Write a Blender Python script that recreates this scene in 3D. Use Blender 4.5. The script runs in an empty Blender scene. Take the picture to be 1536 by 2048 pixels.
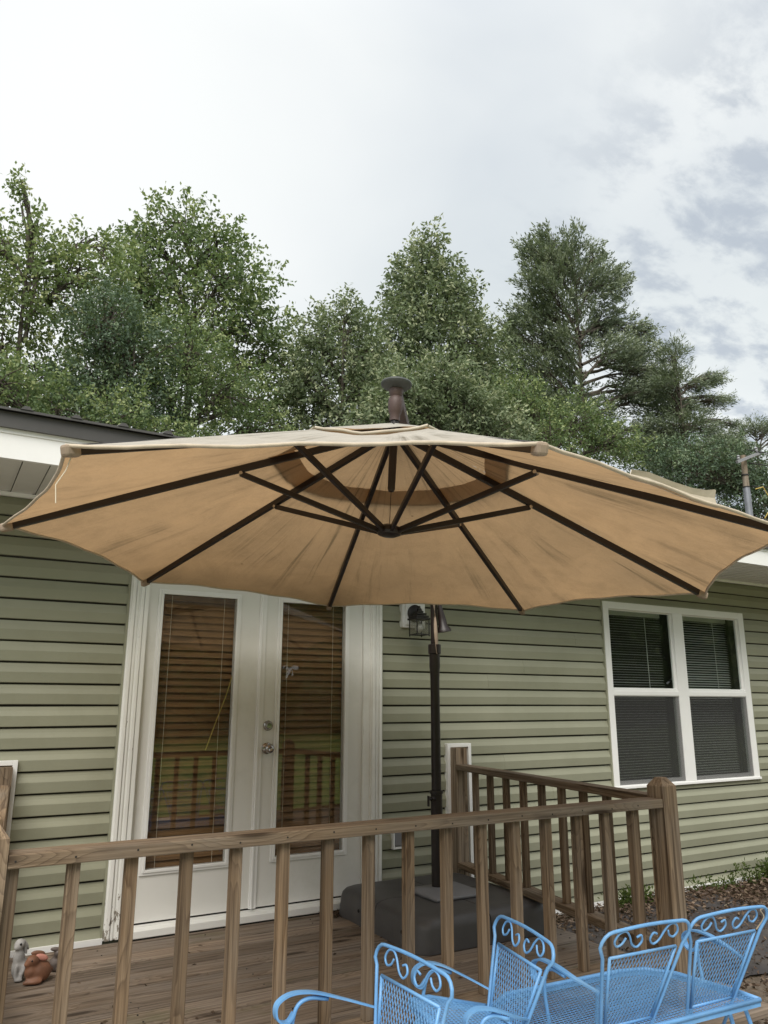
import bpy, bmesh, math, random
import numpy as np
from mathutils import Vector, Matrix

R = math.radians
random.seed(7)
rng = np.random.default_rng(7)
H = 1.5                      # camera height above the ground at the house wall
sc = bpy.context.scene
col = sc.collection

# ------------------------------------------------------------------ camera
YAW, PITCH, ROLL, F = 0.5248, 0.2435, 0.0020, 1534.3
cd = bpy.data.cameras.new('camera')
cam = bpy.data.objects.new('camera', cd)
col.objects.link(cam)
cd.sensor_fit = 'VERTICAL'
cd.sensor_height = 24.0
cd.lens = F / 2048 * 24.0
cd.clip_start = 0.05
cd.clip_end = 2000
fw = Vector((math.sin(YAW) * math.cos(PITCH), math.cos(YAW) * math.cos(PITCH), math.sin(PITCH)))
r0 = Vector((math.cos(YAW), -math.sin(YAW), 0))
u0 = r0.cross(fw)
r1 = r0 * math.cos(ROLL) + u0 * math.sin(ROLL)
u1 = -r0 * math.sin(ROLL) + u0 * math.cos(ROLL)
m = Matrix((r1, u1, -fw)).transposed().to_4x4()
m.translation = Vector((0, 0, H))
cam.matrix_world = m
sc.camera = cam

# ------------------------------------------------------------------ light
sc.view_settings.view_transform = 'Standard'
sc.view_settings.look = 'None'
sc.view_settings.exposure = 1.5
sc.view_settings.gamma = 1.0
sc.view_settings.use_curve_mapping = False
SUN_DIR = Vector((-0.40, -0.50, 0.77)).normalized()      # high sun behind thick cloud, very soft
world = bpy.data.worlds.new('World')
sc.world = world
world.use_nodes = True


def nd(nt, t, **kw):
    n = nt.nodes.new(t)
    for k, v in kw.items():
        if k.startswith('i_'):
            key = k[2:]
            n.inputs[int(key) if key.isdigit() else key.replace('_', ' ')].default_value = v
        else:
            setattr(n, k, v)
    return n


def mth(nt, op, a, b=None, clamp=False):
    n = nt.nodes.new('ShaderNodeMath')
    n.operation = op
    n.use_clamp = clamp
    for i, v in enumerate((a, b)):
        if v is None:
            continue
        if isinstance(v, (int, float)):
            n.inputs[i].default_value = v
        else:
            nt.links.new(v, n.inputs[i])
    return n.outputs[0]


def ramp(nt, fac, stops, interp='LINEAR'):
    n = nt.nodes.new('ShaderNodeValToRGB')
    cr = n.color_ramp
    cr.interpolation = interp
    while len(cr.elements) < len(stops):
        cr.elements.new(0.5)
    for e, (p, c) in zip(cr.elements, stops):
        e.position = p
        e.color = (c, c, c, 1) if isinstance(c, (int, float)) else (*c, 1)
    nt.links.new(fac, n.inputs[0])
    return n.outputs[0]


def mixc(nt, fac, a, b, blend='MIX'):
    n = nt.nodes.new('ShaderNodeMix')
    n.data_type = 'RGBA'
    n.blend_type = blend
    for i, v in ((0, fac), (6, a), (7, b)):
        if isinstance(v, (int, float)):
            n.inputs[i].default_value = v
        elif isinstance(v, tuple):
            n.inputs[i].default_value = (*v, 1)
        else:
            nt.links.new(v, n.inputs[i])
    return n.outputs[2]


def build_world():
    nt = world.node_tree
    nt.nodes.clear()
    L = nt.links.new
    out = nd(nt, 'ShaderNodeOutputWorld')
    sky = nd(nt, 'ShaderNodeTexSky', sky_type='NISHITA', sun_disc=False)
    sky.sun_elevation = math.asin(SUN_DIR.z)
    sky.sun_rotation = math.atan2(SUN_DIR.x, SUN_DIR.y)
    b1 = nd(nt, 'ShaderNodeBackground')
    b1.inputs[1].default_value = 0.08
    L(sky.outputs[0], b1.inputs[0])
    tc = nd(nt, 'ShaderNodeTexCoord')
    sx = nd(nt, 'ShaderNodeSeparateXYZ')
    L(tc.outputs['Generated'], sx.inputs[0])
    z = mth(nt, 'MAXIMUM', sx.outputs[2], 0.0)
    den = mth(nt, 'ADD', z, 0.22)
    px = mth(nt, 'DIVIDE', sx.outputs[0], den)
    py = mth(nt, 'DIVIDE', sx.outputs[1], den)
    cx = nd(nt, 'ShaderNodeCombineXYZ')
    L(px, cx.inputs[0]); L(py, cx.inputs[1])
    n1 = nd(nt, 'ShaderNodeTexNoise', i_Scale=10.0, i_Detail=9.0, i_Roughness=0.6, i_Distortion=0.15)
    mp = nd(nt, 'ShaderNodeMapping')
    mp.inputs['Location'].default_value = (3.3, 1.2, 0)
    mp.inputs['Scale'].default_value = (0.8, 1.2, 1)
    L(cx.outputs[0], mp.inputs[0]); L(mp.outputs[0], n1.inputs[0])
    n2 = nd(nt, 'ShaderNodeTexNoise', i_Scale=1.5, i_Detail=5.0, i_Roughness=0.5, i_Distortion=0.3)
    L(cx.outputs[0], n2.inputs[0])
    # thick white veil near the sun, broken grey cloud far from it
    dt = nd(nt, 'ShaderNodeVectorMath', operation='DOT_PRODUCT')
    nm = nd(nt, 'ShaderNodeVectorMath', operation='NORMALIZE')
    L(tc.outputs['Generated'], nm.inputs[0])
    L(nm.outputs[0], dt.inputs[0])
    dt.inputs[1].default_value = (-0.03, 0.80, 0.60)
    d2 = nd(nt, 'ShaderNodeVectorMath', operation='DOT_PRODUCT')
    L(nm.outputs[0], d2.inputs[0])
    v = Vector((0.83, 0.40, 0.40)).normalized()
    d2.inputs[1].default_value = v
    broken = ramp(nt, d2.outputs['Value'], [(0.90, 0.0), (0.985, 1.0)], 'EASE')
    cl = ramp(nt, n1.outputs[0], [(0.42, 0.0), (0.64, 1.0)], 'EASE')
    cover = mth(nt, 'MULTIPLY', cl, broken)
    glow = ramp(nt, dt.outputs['Value'], [(0.84, 0.0), (1.0, 1.0)], 'EASE')
    soft = ramp(nt, n2.outputs[0], [(0.35, 0.0), (0.65, 1.0)])
    # blue grey higher up, whiter lower down; overhead gain added to lift the facade
    upz = ramp(nt, sx.outputs[2], [(0.42, 0.0), (0.82, 1.0)])
    c0 = mixc(nt, upz, (0.322, 0.343, 0.343), (0.272, 0.294, 0.325))
    c0 = mixc(nt, mth(nt, 'MULTIPLY', soft, 0.8), c0, (0.405, 0.415, 0.408))
    c1 = mixc(nt, mth(nt, 'MULTIPLY', glow, 0.85), c0, (0.44, 0.445, 0.435))
    c2 = mixc(nt, mth(nt, 'MULTIPLY', cover, 0.78), c1, (0.195, 0.218, 0.248))
    zen = mth(nt, 'ADD', 0.86, mth(nt, 'MULTIPLY', ramp(nt, sx.outputs[2], [(0.70, 0.0), (1.0, 1.0)], 'EASE'), 0.7))
    b2 = nd(nt, 'ShaderNodeBackground')
    L(c2, b2.inputs[0])
    L(zen, b2.inputs[1])
    ms = nd(nt, 'ShaderNodeMixShader', i_0=0.94)
    L(b1.outputs[0], ms.inputs[1]); L(b2.outputs[0], ms.inputs[2])
    L(ms.outputs[0], out.inputs[0])


build_world()
sl = bpy.data.lights.new('sun', 'SUN')
sl.energy = 1.3
sl.angle = R(40)
sl.color = (1.0, 0.95, 0.87)
so = bpy.data.objects.new('sun', sl)
so.rotation_euler = (-SUN_DIR).to_track_quat('-Z', 'Y').to_euler()
so.location = (0, 0, 30)
col.objects.link(so)

# ------------------------------------------------------------------ materials
MATS = {}


def new_mat(name):
    mt = bpy.data.materials.new(name)
    mt.use_nodes = True
    nt = mt.node_tree
    nt.nodes.clear()
    out = nd(nt, 'ShaderNodeOutputMaterial')
    bs = nd(nt, 'ShaderNodeBsdfPrincipled')
    nt.links.new(bs.outputs[0], out.inputs[0])
    MATS[name] = mt
    return mt, nt, bs, out


def bump(nt, bs, h, strength=0.3, dist=0.01):
    b = nd(nt, 'ShaderNodeBump', i_Strength=strength, i_Distance=dist)
    nt.links.new(h, b.inputs['Height'])
    nt.links.new(b.outputs[0], bs.inputs['Normal'])


def simple(name, c, rough=0.5, metal=0.0, var=0.12, scale=6.0, bmp=0.0, spec=0.5, dirt=None, peel=False):
    mt, nt, bs, out = new_mat(name)
    tc = nd(nt, 'ShaderNodeTexCoord')
    n = nd(nt, 'ShaderNodeTexNoise', i_Scale=scale, i_Detail=6.0, i_Roughness=0.6)
    nt.links.new(tc.outputs['Object'], n.inputs[0])
    f = ramp(nt, n.outputs[0], [(0.3, 0.0), (0.7, 1.0)])
    a = tuple(x * (1 - var) for x in c)
    b = tuple(min(1, x * (1 + var)) for x in c)
    cc = mixc(nt, f, a, b)
    if dirt:
        n2 = nd(nt, 'ShaderNodeTexNoise', i_Scale=scale * 0.35, i_Detail=8.0, i_Roughness=0.75)
        nt.links.new(tc.outputs['Object'], n2.inputs[0])
        f2 = ramp(nt, n2.outputs[0], [(0.52, 0.0), (0.72, 1.0)])
        cc = mixc(nt, mth(nt, 'MULTIPLY', f2, dirt[1]), cc, dirt[0])
    if peel:        # paint flaked off the foot of the board
        np_ = nd(nt, 'ShaderNodeTexNoise', i_Scale=34.0, i_Detail=5.0, i_Roughness=0.6)
        mpp = nd(nt, 'ShaderNodeMapping'); mpp.inputs['Scale'].default_value = (1.0, 1.0, 0.35)
        nt.links.new(tc.outputs['Object'], mpp.inputs[0]); nt.links.new(mpp.outputs[0], np_.inputs[0])
        sz = nd(nt, 'ShaderNodeSeparateXYZ'); nt.links.new(tc.outputs['Object'], sz.inputs[0])
        thr = ramp(nt, sz.outputs[2], [(0.27, 0.19), (0.60, 0.0)])
        pf = ramp(nt, mth(nt, 'ADD', np_.outputs[0], thr), [(0.70, 0.0), (0.712, 1.0)])
        cc = mixc(nt, pf, cc, (0.27, 0.24, 0.20))
    nt.links.new(cc, bs.inputs['Base Color'])
    bs.inputs['Roughness'].default_value = rough
    bs.inputs['Metallic'].default_value = metal
    bs.inputs['Specular IOR Level'].default_value = spec
    if bmp:
        n3 = nd(nt, 'ShaderNodeTexNoise', i_Scale=scale * 12, i_Detail=4.0)
        nt.links.new(tc.outputs['Object'], n3.inputs[0])
        bump(nt, bs, n3.outputs[0], bmp, 0.004)
    return mt


def wood(name, light, dark, grey, greyf=0.5, crack=1.0, rough=0.8, moss=0.0, pv=0.46):
    mt, nt, bs, out = new_mat(name)
    L = nt.links.new
    at = nd(nt, 'ShaderNodeAttribute', attribute_name='g')
    oi = nd(nt, 'ShaderNodeObjectInfo')
    off = mth(nt, 'MULTIPLY', oi.outputs['Random'], 37.0)
    cx = nd(nt, 'ShaderNodeCombineXYZ')
    L(off, cx.inputs[0]); L(off, cx.inputs[1]); L(mth(nt, 'MULTIPLY', off, 1.7), cx.inputs[2])
    ad = nd(nt, 'ShaderNodeVectorMath', operation='ADD')
    L(at.outputs['Vector'], ad.inputs[0]); L(cx.outputs[0], ad.inputs[1])

    def noise(scale_v, detail=5.0, rough_=0.6, dist=0.0, sc_=1.0):
        mp = nd(nt, 'ShaderNodeMapping')
        mp.inputs['Scale'].default_value = scale_v
        L(ad.outputs[0], mp.inputs[0])
        n = nd(nt, 'ShaderNodeTexNoise', i_Scale=sc_, i_Detail=detail, i_Roughness=rough_, i_Distortion=dist)
        L(mp.outputs[0], n.inputs[0])
        return n.outputs[0]
    # knots pull the rings aside
    mp = nd(nt, 'ShaderNodeMapping')
    mp.inputs['Scale'].default_value = (1.9, 8.0, 8.0)
    L(ad.outputs[0], mp.inputs[0])
    vo = nd(nt, 'ShaderNodeTexVoronoi', i_Scale=1.0)
    L(mp.outputs[0], vo.inputs[0])
    knot = ramp(nt, vo.outputs['Distance'], [(0.09, 1.0), (0.19, 0.0)])
    knotw = ramp(nt, vo.outputs['Distance'], [(0.0, 1.0), (0.55, 0.0)], 'EASE')
    big = noise((0.5, 12.0, 12.0), 2.0)
    ringp = mth(nt, 'ADD', mth(nt, 'MULTIPLY', big, 9.0), mth(nt, 'MULTIPLY', knotw, 5.0))
    ring = mth(nt, 'FRACT', ringp)
    ring = ramp(nt, ring, [(0.0, 0.0), (0.65, 0.35), (0.92, 1.0), (1.0, 0.0)])
    fine = noise((1.6, 95.0, 95.0), 5.0, 0.7)
    blot = noise((1.5, 6.0, 6.0), 4.0, 0.6)
    base = mixc(nt, mth(nt, 'MULTIPLY', ring, 0.75), light, dark)
    base = mixc(nt, mth(nt, 'MULTIPLY', ramp(nt, blot, [(0.35, 0.0), (0.65, 1.0)]), greyf), base, grey)
    base = mixc(nt, mth(nt, 'MULTIPLY', ramp(nt, fine, [(0.3, 1.0), (0.55, 0.0)]), 0.75), base, tuple(x * 0.45 for x in dark))
    base = mixc(nt, mth(nt, 'MULTIPLY', knot, 0.85), base, tuple(x * 0.35 for x in dark))
    ck = noise((0.8, 42.0, 42.0), 3.0, 0.5, 0.2)
    ckf = mth(nt, 'MULTIPLY', ramp(nt, ck, [(0.60, 0.0), (0.67, 1.0)]), crack)
    base = mixc(nt, mth(nt, 'MULTIPLY', ckf, 0.6), base, tuple(x * 0.3 for x in dark))
    if moss:
        mo = noise((1.2, 3.0, 3.0), 6.0, 0.7)
        base = mixc(nt, mth(nt, 'MULTIPLY', ramp(nt, mo, [(0.58, 0.0), (0.72, 1.0)]), moss), base, (0.075, 0.085, 0.028))
    bri = mth(nt, 'ADD', 1.0 - pv / 2, mth(nt, 'MULTIPLY', oi.outputs['Random'], pv))
    hsv = nd(nt, 'ShaderNodeHueSaturation')
    L(bri, hsv.inputs['Value']); L(base, hsv.inputs['Color'])
    L(hsv.outputs[0], bs.inputs['Base Color'])
    bs.inputs['Roughness'].default_value = rough
    bs.inputs['Specular IOR Level'].default_value = 0.25
    h = mth(nt, 'SUBTRACT', mth(nt, 'MULTIPLY', fine, 0.5), mth(nt, 'MULTIPLY', ckf, 1.2))
    h = mth(nt, 'SUBTRACT', h, mth(nt, 'MULTIPLY', ring, 0.4))
    bump(nt, bs, h, 0.5, 0.003)
    return mt


def leafmat(name, c1, c2, c3, trans=0.35):
    mt, nt, bs, out = new_mat(name)
    L = nt.links.new
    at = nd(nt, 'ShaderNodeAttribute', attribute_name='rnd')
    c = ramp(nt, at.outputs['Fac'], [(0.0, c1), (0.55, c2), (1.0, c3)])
    nt.nodes.remove(bs)
    df = nd(nt, 'ShaderNodeBsdfDiffuse'); L(c, df.inputs[0])
    tr = nd(nt, 'ShaderNodeBsdfTranslucent')
    ct = mixc(nt, 0.5, c, (0.16, 0.22, 0.03)); L(ct, tr.inputs[0])
    gl = nd(nt, 'ShaderNodeBsdfGlossy'); gl.inputs['Roughness'].default_value = 0.45
    gl.inputs[0].default_value = (0.6, 0.6, 0.6, 1)
    m1 = nd(nt, 'ShaderNodeMixShader', i_0=trans); L(df.outputs[0], m1.inputs[1]); L(tr.outputs[0], m1.inputs[2])
    m2 = nd(nt, 'ShaderNodeMixShader', i_0=0.025); L(m1.outputs[0], m2.inputs[1]); L(gl.outputs[0], m2.inputs[2])
    L(m2.outputs[0], out.inputs[0])
    return mt


wood('rail_wood', (0.310, 0.218, 0.134), (0.095, 0.052, 0.025), (0.255, 0.213, 0.168), 0.75, 0.9)
wood('shaded_rail_wood', (0.250, 0.168, 0.098), (0.080, 0.043, 0.020), (0.205, 0.165, 0.125), 0.75, 0.9)  # darker copy of rail_wood; the balusters' shade is put into the colour
wood('deck_wood', (0.27, 0.205, 0.15), (0.10, 0.066, 0.043), (0.25, 0.21, 0.175), 0.8, 1.0, 0.85, moss=0.5)
wood('blind_wood', (0.27, 0.145, 0.062), (0.19, 0.10, 0.04), (0.24, 0.13, 0.06), 0.2, 0.0, 0.4, pv=0.08)
wood('pole_wood', (0.26, 0.20, 0.14), (0.16, 0.12, 0.085), (0.24, 0.22, 0.19), 0.6, 0.8)


def vinyl():
    mt, nt, bs, out = new_mat('vinyl')
    L = nt.links.new
    tc = nd(nt, 'ShaderNodeTexCoord')
    oi = nd(nt, 'ShaderNodeObjectInfo')
    geo = nd(nt, 'ShaderNodeNewGeometry')
    n = nd(nt, 'ShaderNodeTexNoise', i_Scale=1.3, i_Detail=5.0, i_Roughness=0.6)
    L(geo.outputs['Position'], n.inputs[0])
    mp = nd(nt, 'ShaderNodeMapping'); mp.inputs['Scale'].default_value = (6, 60, 140)
    L(tc.outputs['Object'], mp.inputs[0])
    n2 = nd(nt, 'ShaderNodeTexNoise', i_Scale=1.0, i_Detail=5.0, i_Roughness=0.65, i_Distortion=0.4)
    L(mp.outputs[0], n2.inputs[0])
    c = mixc(nt, ramp(nt, n.outputs[0], [(0.3, 0.0), (0.7, 1.0)]), (0.276, 0.280, 0.203), (0.333, 0.335, 0.250))
    c = mixc(nt, mth(nt, 'MULTIPLY', n2.outputs[0], 0.12), c, (0.25, 0.25, 0.17))
    n4 = nd(nt, 'ShaderNodeTexNoise', i_Scale=3.5, i_Detail=8.0, i_Roughness=0.8)
    mp4 = nd(nt, 'ShaderNodeMapping'); mp4.inputs['Scale'].default_value = (1.0, 1.0, 0.45)
    L(geo.outputs['Position'], mp4.inputs[0]); L(mp4.outputs[0], n4.inputs[0])
    c = mixc(nt, mth(nt, 'MULTIPLY', ramp(nt, n4.outputs[0], [(0.5, 0.0), (0.78, 1.0)]), 0.22), c, (0.20, 0.19, 0.11))
    hs = nd(nt, 'ShaderNodeHueSaturation'); L(c, hs.inputs['Color'])
    L(mth(nt, 'ADD', 0.96, mth(nt, 'MULTIPLY', oi.outputs['Random'], 0.08)), hs.inputs['Value'])
    L(hs.outputs[0], bs.inputs['Base Color'])
    bs.inputs['Roughness'].default_value = 0.48
    bs.inputs['Specular IOR Level'].default_value = 0.4
    bump(nt, bs, n2.outputs[0], 0.12, 0.002)


vinyl()
simple('white_trim', (0.86, 0.86, 0.83), 0.45, var=0.03, scale=3, dirt=((0.50, 0.48, 0.42), 0.35))
simple('peeling_trim', (0.86, 0.86, 0.83), 0.45, var=0.03, scale=3, dirt=((0.50, 0.48, 0.42), 0.35), peel=True)
simple('white_vinyl', (0.87, 0.87, 0.86), 0.4, var=0.02, scale=3, dirt=((0.6, 0.58, 0.52), 0.15))
simple('door_paint', (0.79, 0.785, 0.755), 0.42, var=0.03, scale=2.5, dirt=((0.46, 0.45, 0.38), 0.35))
simple('soffit_vinyl', (0.72, 0.715, 0.69), 0.5, var=0.03)
simple('roof_metal', (0.075, 0.072, 0.07), 0.45, metal=0.1, var=0.15, scale=2)
simple('dark_gap', (0.02, 0.018, 0.016), 0.9)
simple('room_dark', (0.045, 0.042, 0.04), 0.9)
simple('bronze_metal', (0.014, 0.008, 0.007), 0.42, var=0.25, scale=9, dirt=((0.04, 0.03, 0.024), 0.3))
simple('faded_bronze', (0.085, 0.052, 0.046), 0.55, var=0.2, scale=12, dirt=((0.22, 0.18, 0.16), 0.4))
simple('cap_plastic', (0.055, 0.058, 0.056), 0.5, var=0.2, scale=20)
simple('base_plastic', (0.078, 0.075, 0.076), 0.5, var=0.10, scale=5, bmp=0.25, dirt=((0.15, 0.13, 0.115), 0.4))
simple('plate_plastic', (0.22, 0.22, 0.235), 0.5, var=0.06, scale=7)
simple('chrome', (0.42, 0.40, 0.38), 0.25, metal=1.0, var=0.1)
simple('black_metal', (0.018, 0.015, 0.014), 0.45)
simple('bulb_glass', (0.6, 0.6, 0.58), 0.15)
simple('white_slat', (0.62, 0.62, 0.60), 0.5, var=0.03)
simple('tan_strap', (0.30, 0.23, 0.17), 0.8, var=0.25, scale=14)
simple('thread', (0.75, 0.66, 0.52), 0.8)
simple('yellow_cord', (0.55, 0.40, 0.10), 0.6)
simple('bark', (0.085, 0.070, 0.055), 0.9, var=0.35, scale=5)
simple('bark_light', (0.16, 0.14, 0.12), 0.9, var=0.3, scale=5)
simple('rabbit_brown', (0.17, 0.075, 0.04), 0.6, var=0.35, scale=14)
simple('rabbit_white', (0.34, 0.33, 0.32), 0.6, var=0.35, scale=12, dirt=((0.22, 0.21, 0.20), 0.7))
simple('rabbit_grey', (0.12, 0.095, 0.085), 0.6, var=0.4, scale=18)
simple('ear_pink', (0.50, 0.22, 0.17), 0.6)
simple('eye_black', (0.008, 0.008, 0.008), 0.2)
simple('insulator', (0.25, 0.25, 0.26), 0.4)
simple('galvanized', (0.24, 0.25, 0.28), 0.45, metal=0.4)
simple('concrete', (0.36, 0.35, 0.33), 0.85, var=0.12, scale=2, bmp=0.3)
simple('landscape_cloth', (0.045, 0.040, 0.040), 0.9, var=0.3, scale=3, bmp=0.5, dirt=((0.12, 0.10, 0.08), 0.7))
simple('twig', (0.30, 0.25, 0.18), 0.8)
simple('blue_paint', (0.155, 0.375, 0.70), 0.36, var=0.12, scale=14, dirt=((0.30, 0.50, 0.70), 0.55), bmp=0.15)
simple('grass', (0.14, 0.20, 0.03), 0.8, var=0.4, scale=0.8)
leafmat('leaf_deciduous', (0.120, 0.176, 0.084), (0.184, 0.254, 0.112), (0.424, 0.483, 0.227), 0.4)
leafmat('leaf_light', (0.157, 0.212, 0.092), (0.241, 0.315, 0.138), (0.478, 0.508, 0.254), 0.4)
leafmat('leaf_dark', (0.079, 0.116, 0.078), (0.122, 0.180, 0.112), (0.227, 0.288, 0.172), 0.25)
leafmat('leaf_glossy', (0.140, 0.180, 0.106), (0.213, 0.265, 0.151), (0.456, 0.488, 0.306), 0.3)
leafmat('needle', (0.117, 0.149, 0.103), (0.184, 0.222, 0.146), (0.327, 0.366, 0.248), 0.25)
leafmat('litter', (0.050, 0.032, 0.024), (0.105, 0.070, 0.050), (0.24, 0.18, 0.13), 0.1)
leafmat('weed', (0.05, 0.08, 0.02), (0.08, 0.12, 0.03), (0.13, 0.16, 0.05), 0.4)


def fabric():
    mt, nt, bs, out = new_mat('canopy_fabric')
    L = nt.links.new
    nt.nodes.remove(bs)
    uv = nd(nt, 'ShaderNodeAttribute', attribute_name='g')      # (angle, radius, panel)
    oi = nd(nt, 'ShaderNodeTexCoord')
    mp = nd(nt, 'ShaderNodeMapping'); mp.inputs['Scale'].default_value = (13.0, 1.0, 3.0)
    L(uv.outputs['Vector'], mp.inputs[0])
    n1 = nd(nt, 'ShaderNodeTexNoise', i_Scale=1.0, i_Detail=6.0, i_Roughness=0.65, i_Distortion=0.5)
    L(mp.outputs[0], n1.inputs[0])
    n2 = nd(nt, 'ShaderNodeTexNoise', i_Scale=1.6, i_Detail=5.0, i_Roughness=0.6)
    L(oi.outputs['Object'], n2.inputs[0])
    n3 = nd(nt, 'ShaderNodeTexNoise', i_Scale=9.0, i_Detail=7.0, i_Roughness=0.75)
    L(oi.outputs['Object'], n3.inputs[0])
    streak = ramp(nt, n1.outputs[0], [(0.52, 0.0), (0.66, 1.0)])
    area = ramp(nt, n2.outputs[0], [(0.44, 0.0), (0.60, 1.0)])
    sp = nd(nt, 'ShaderNodeSeparateXYZ'); L(uv.outputs['Vector'], sp.inputs[0])
    apexd = ramp(nt, sp.outputs[1], [(0.06, 1.0), (0.42, 0.0)])
    area = mth(nt, 'MAXIMUM', area, apexd)
    mild = mth(nt, 'MULTIPLY', mth(nt, 'MULTIPLY', streak, area), 0.72)
    mild = mth(nt, 'ADD', mild, mth(nt, 'MULTIPLY', ramp(nt, n3.outputs[0], [(0.5, 0.0), (0.8, 1.0)]), 0.14), clamp=True)
    wv = nd(nt, 'ShaderNodeTexNoise', i_Scale=240.0, i_Detail=2.0); L(oi.outputs['Object'], wv.inputs[0])
    gm = nd(nt, 'ShaderNodeNewGeometry')
    cd_ = mixc(nt, gm.outputs['Backfacing'], (0.80, 0.765, 0.68), (0.44, 0.345, 0.235))      # outer face paler than the underside
    cd_ = mixc(nt, mild, cd_, (0.18, 0.155, 0.11))
    ct_ = mixc(nt, ramp(nt, n2.outputs[0], [(0.3, 0.0), (0.7, 1.0)]), (0.50, 0.315, 0.160), (0.37, 0.24, 0.128))
    ct_ = mixc(nt, mild, ct_, (0.12, 0.085, 0.045))
    spk = nd(nt, 'ShaderNodeTexVoronoi', i_Scale=3.2); L(oi.outputs['Object'], spk.inputs[0])
    sf = ramp(nt, spk.outputs['Distance'], [(0.018, 1.0), (0.028, 0.0)])
    n5 = nd(nt, 'ShaderNodeTexNoise', i_Scale=4.5, i_Detail=9.0, i_Roughness=0.8, i_Distortion=0.6); L(oi.outputs['Object'], n5.inputs[0])
    st = mth(nt, 'MULTIPLY', ramp(nt, n5.outputs[0], [(0.46, 0.0), (0.62, 1.0)]), 0.22)
    st = mth(nt, 'MAXIMUM', st, mth(nt, 'MULTIPLY', sf, 0.8))
    cd_ = mixc(nt, st, cd_, (0.25, 0.19, 0.12)); ct_ = mixc(nt, st, ct_, (0.17, 0.11, 0.055))
    tone = ramp(nt, wv.outputs[0], [(0.3, 0.86), (0.7, 1.0)])
    cd_ = mixc(nt, 1.0, cd_, tone, 'MULTIPLY'); ct_ = mixc(nt, 1.0, ct_, tone, 'MULTIPLY')
    df = nd(nt, 'ShaderNodeBsdfDiffuse'); L(cd_, df.inputs[0])
    tr = nd(nt, 'ShaderNodeBsdfTranslucent'); L(ct_, tr.inputs[0])
    b = nd(nt, 'ShaderNodeBump', i_Strength=0.25, i_Distance=0.02)
    L(n1.outputs[0], b.inputs['Height']); L(b.outputs[0], df.inputs['Normal']); L(b.outputs[0], tr.inputs['Normal'])
    m1 = nd(nt, 'ShaderNodeMixShader', i_0=0.52); L(df.outputs[0], m1.inputs[1]); L(tr.outputs[0], m1.inputs[2])
    L(m1.outputs[0], out.inputs[0])


fabric()
simple('canopy_hem', (0.52, 0.44, 0.34), 0.8, var=0.15, scale=20)
simple('canopy_light', (0.50, 0.44, 0.35), 0.8, var=0.12, scale=12)


def glassmat(name, refl=1.0, tint=(1, 1, 1), haze=0.0):
    mt, nt, bs, out = new_mat(name)
    nt.nodes.remove(bs)
    L = nt.links.new
    lw = nd(nt, 'ShaderNodeLayerWeight', i_Blend=0.5)
    f = mth(nt, 'ADD', 0.043, mth(nt, 'MULTIPLY', mth(nt, 'POWER', lw.outputs['Facing'], 4.0), 0.9))
    f = mth(nt, 'MULTIPLY', f, refl, clamp=True)
    tp = nd(nt, 'ShaderNodeBsdfTransparent'); tp.inputs[0].default_value = (*tint, 1)
    gl = nd(nt, 'ShaderNodeBsdfGlossy'); gl.inputs['Roughness'].default_value = 0.0
    m1 = nd(nt, 'ShaderNodeMixShader'); L(f, m1.inputs[0]); L(tp.outputs[0], m1.inputs[1]); L(gl.outputs[0], m1.inputs[2])
    last = m1
    if haze:
        tc = nd(nt, 'ShaderNodeTexCoord')
        n = nd(nt, 'ShaderNodeTexNoise', i_Scale=3.0, i_Detail=7.0, i_Roughness=0.7); L(tc.outputs['Object'], n.inputs[0])
        hz = mth(nt, 'MULTIPLY', ramp(nt, n.outputs[0], [(0.4, 0.2), (0.75, 1.0)]), haze)
        df = nd(nt, 'ShaderNodeBsdfDiffuse'); df.inputs[0].default_value = (0.5, 0.48, 0.45, 1)
        m2 = nd(nt, 'ShaderNodeMixShader'); L(hz, m2.inputs[0]); L(m1.outputs[0], m2.inputs[1]); L(df.outputs[0], m2.inputs[2])
        last = m2
    L(last.outputs[0], out.inputs[0])


glassmat('door_glass', 1.25, (0.97, 0.98, 0.97), 0.03)
glassmat('window_glass', 1.0, (0.93, 0.96, 0.94), 0.01)
glassmat('lantern_glass', 1.0, (0.9, 0.9, 0.88), 0.12)


def screenmat():
    mt, nt, bs, out = new_mat('insect_screen')
    L = nt.links.new
    tp = nd(nt, 'ShaderNodeBsdfTransparent')
    bs.inputs['Base Color'].default_value = (0.06, 0.06, 0.06, 1)
    bs.inputs['Roughness'].default_value = 0.7
    m1 = nd(nt, 'ShaderNodeMixShader', i_0=0.36); L(tp.outputs[0], m1.inputs[1]); L(bs.outputs[0], m1.inputs[2])
    L(m1.outputs[0], out.inputs[0])


screenmat()


def groundmat():
    mt, nt, bs, out = new_mat('soil')
    L = nt.links.new
    geo = nd(nt, 'ShaderNodeNewGeometry')
    n1 = nd(nt, 'ShaderNodeTexNoise', i_Scale=14.0, i_Detail=9.0, i_Roughness=0.75); L(geo.outputs['Position'], n1.inputs[0])
    n2 = nd(nt, 'ShaderNodeTexNoise', i_Scale=0.8, i_Detail=4.0); L(geo.outputs['Position'], n2.inputs[0])
    c = ramp(nt, n1.outputs[0], [(0.3, (0.065, 0.045, 0.033)), (0.5, (0.15, 0.115, 0.088)), (0.72, (0.29, 0.235, 0.185))])
    c = mixc(nt, ramp(nt, n2.outputs[0], [(0.45, 0.0), (0.65, 0.35)]), c, (0.30, 0.26, 0.20))
    L(c, bs.inputs['Base Color'])
    bs.inputs['Roughness'].default_value = 0.95
    bs.inputs['Specular IOR Level'].default_value = 0.1
    bump(nt, bs, n1.outputs[0], 0.9, 0.03)


groundmat()

# ------------------------------------------------------------------ mesh helpers
X3, Y3, Z3 = Vector((1, 0, 0)), Vector((0, 1, 0)), Vector((0, 0, 1))


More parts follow.
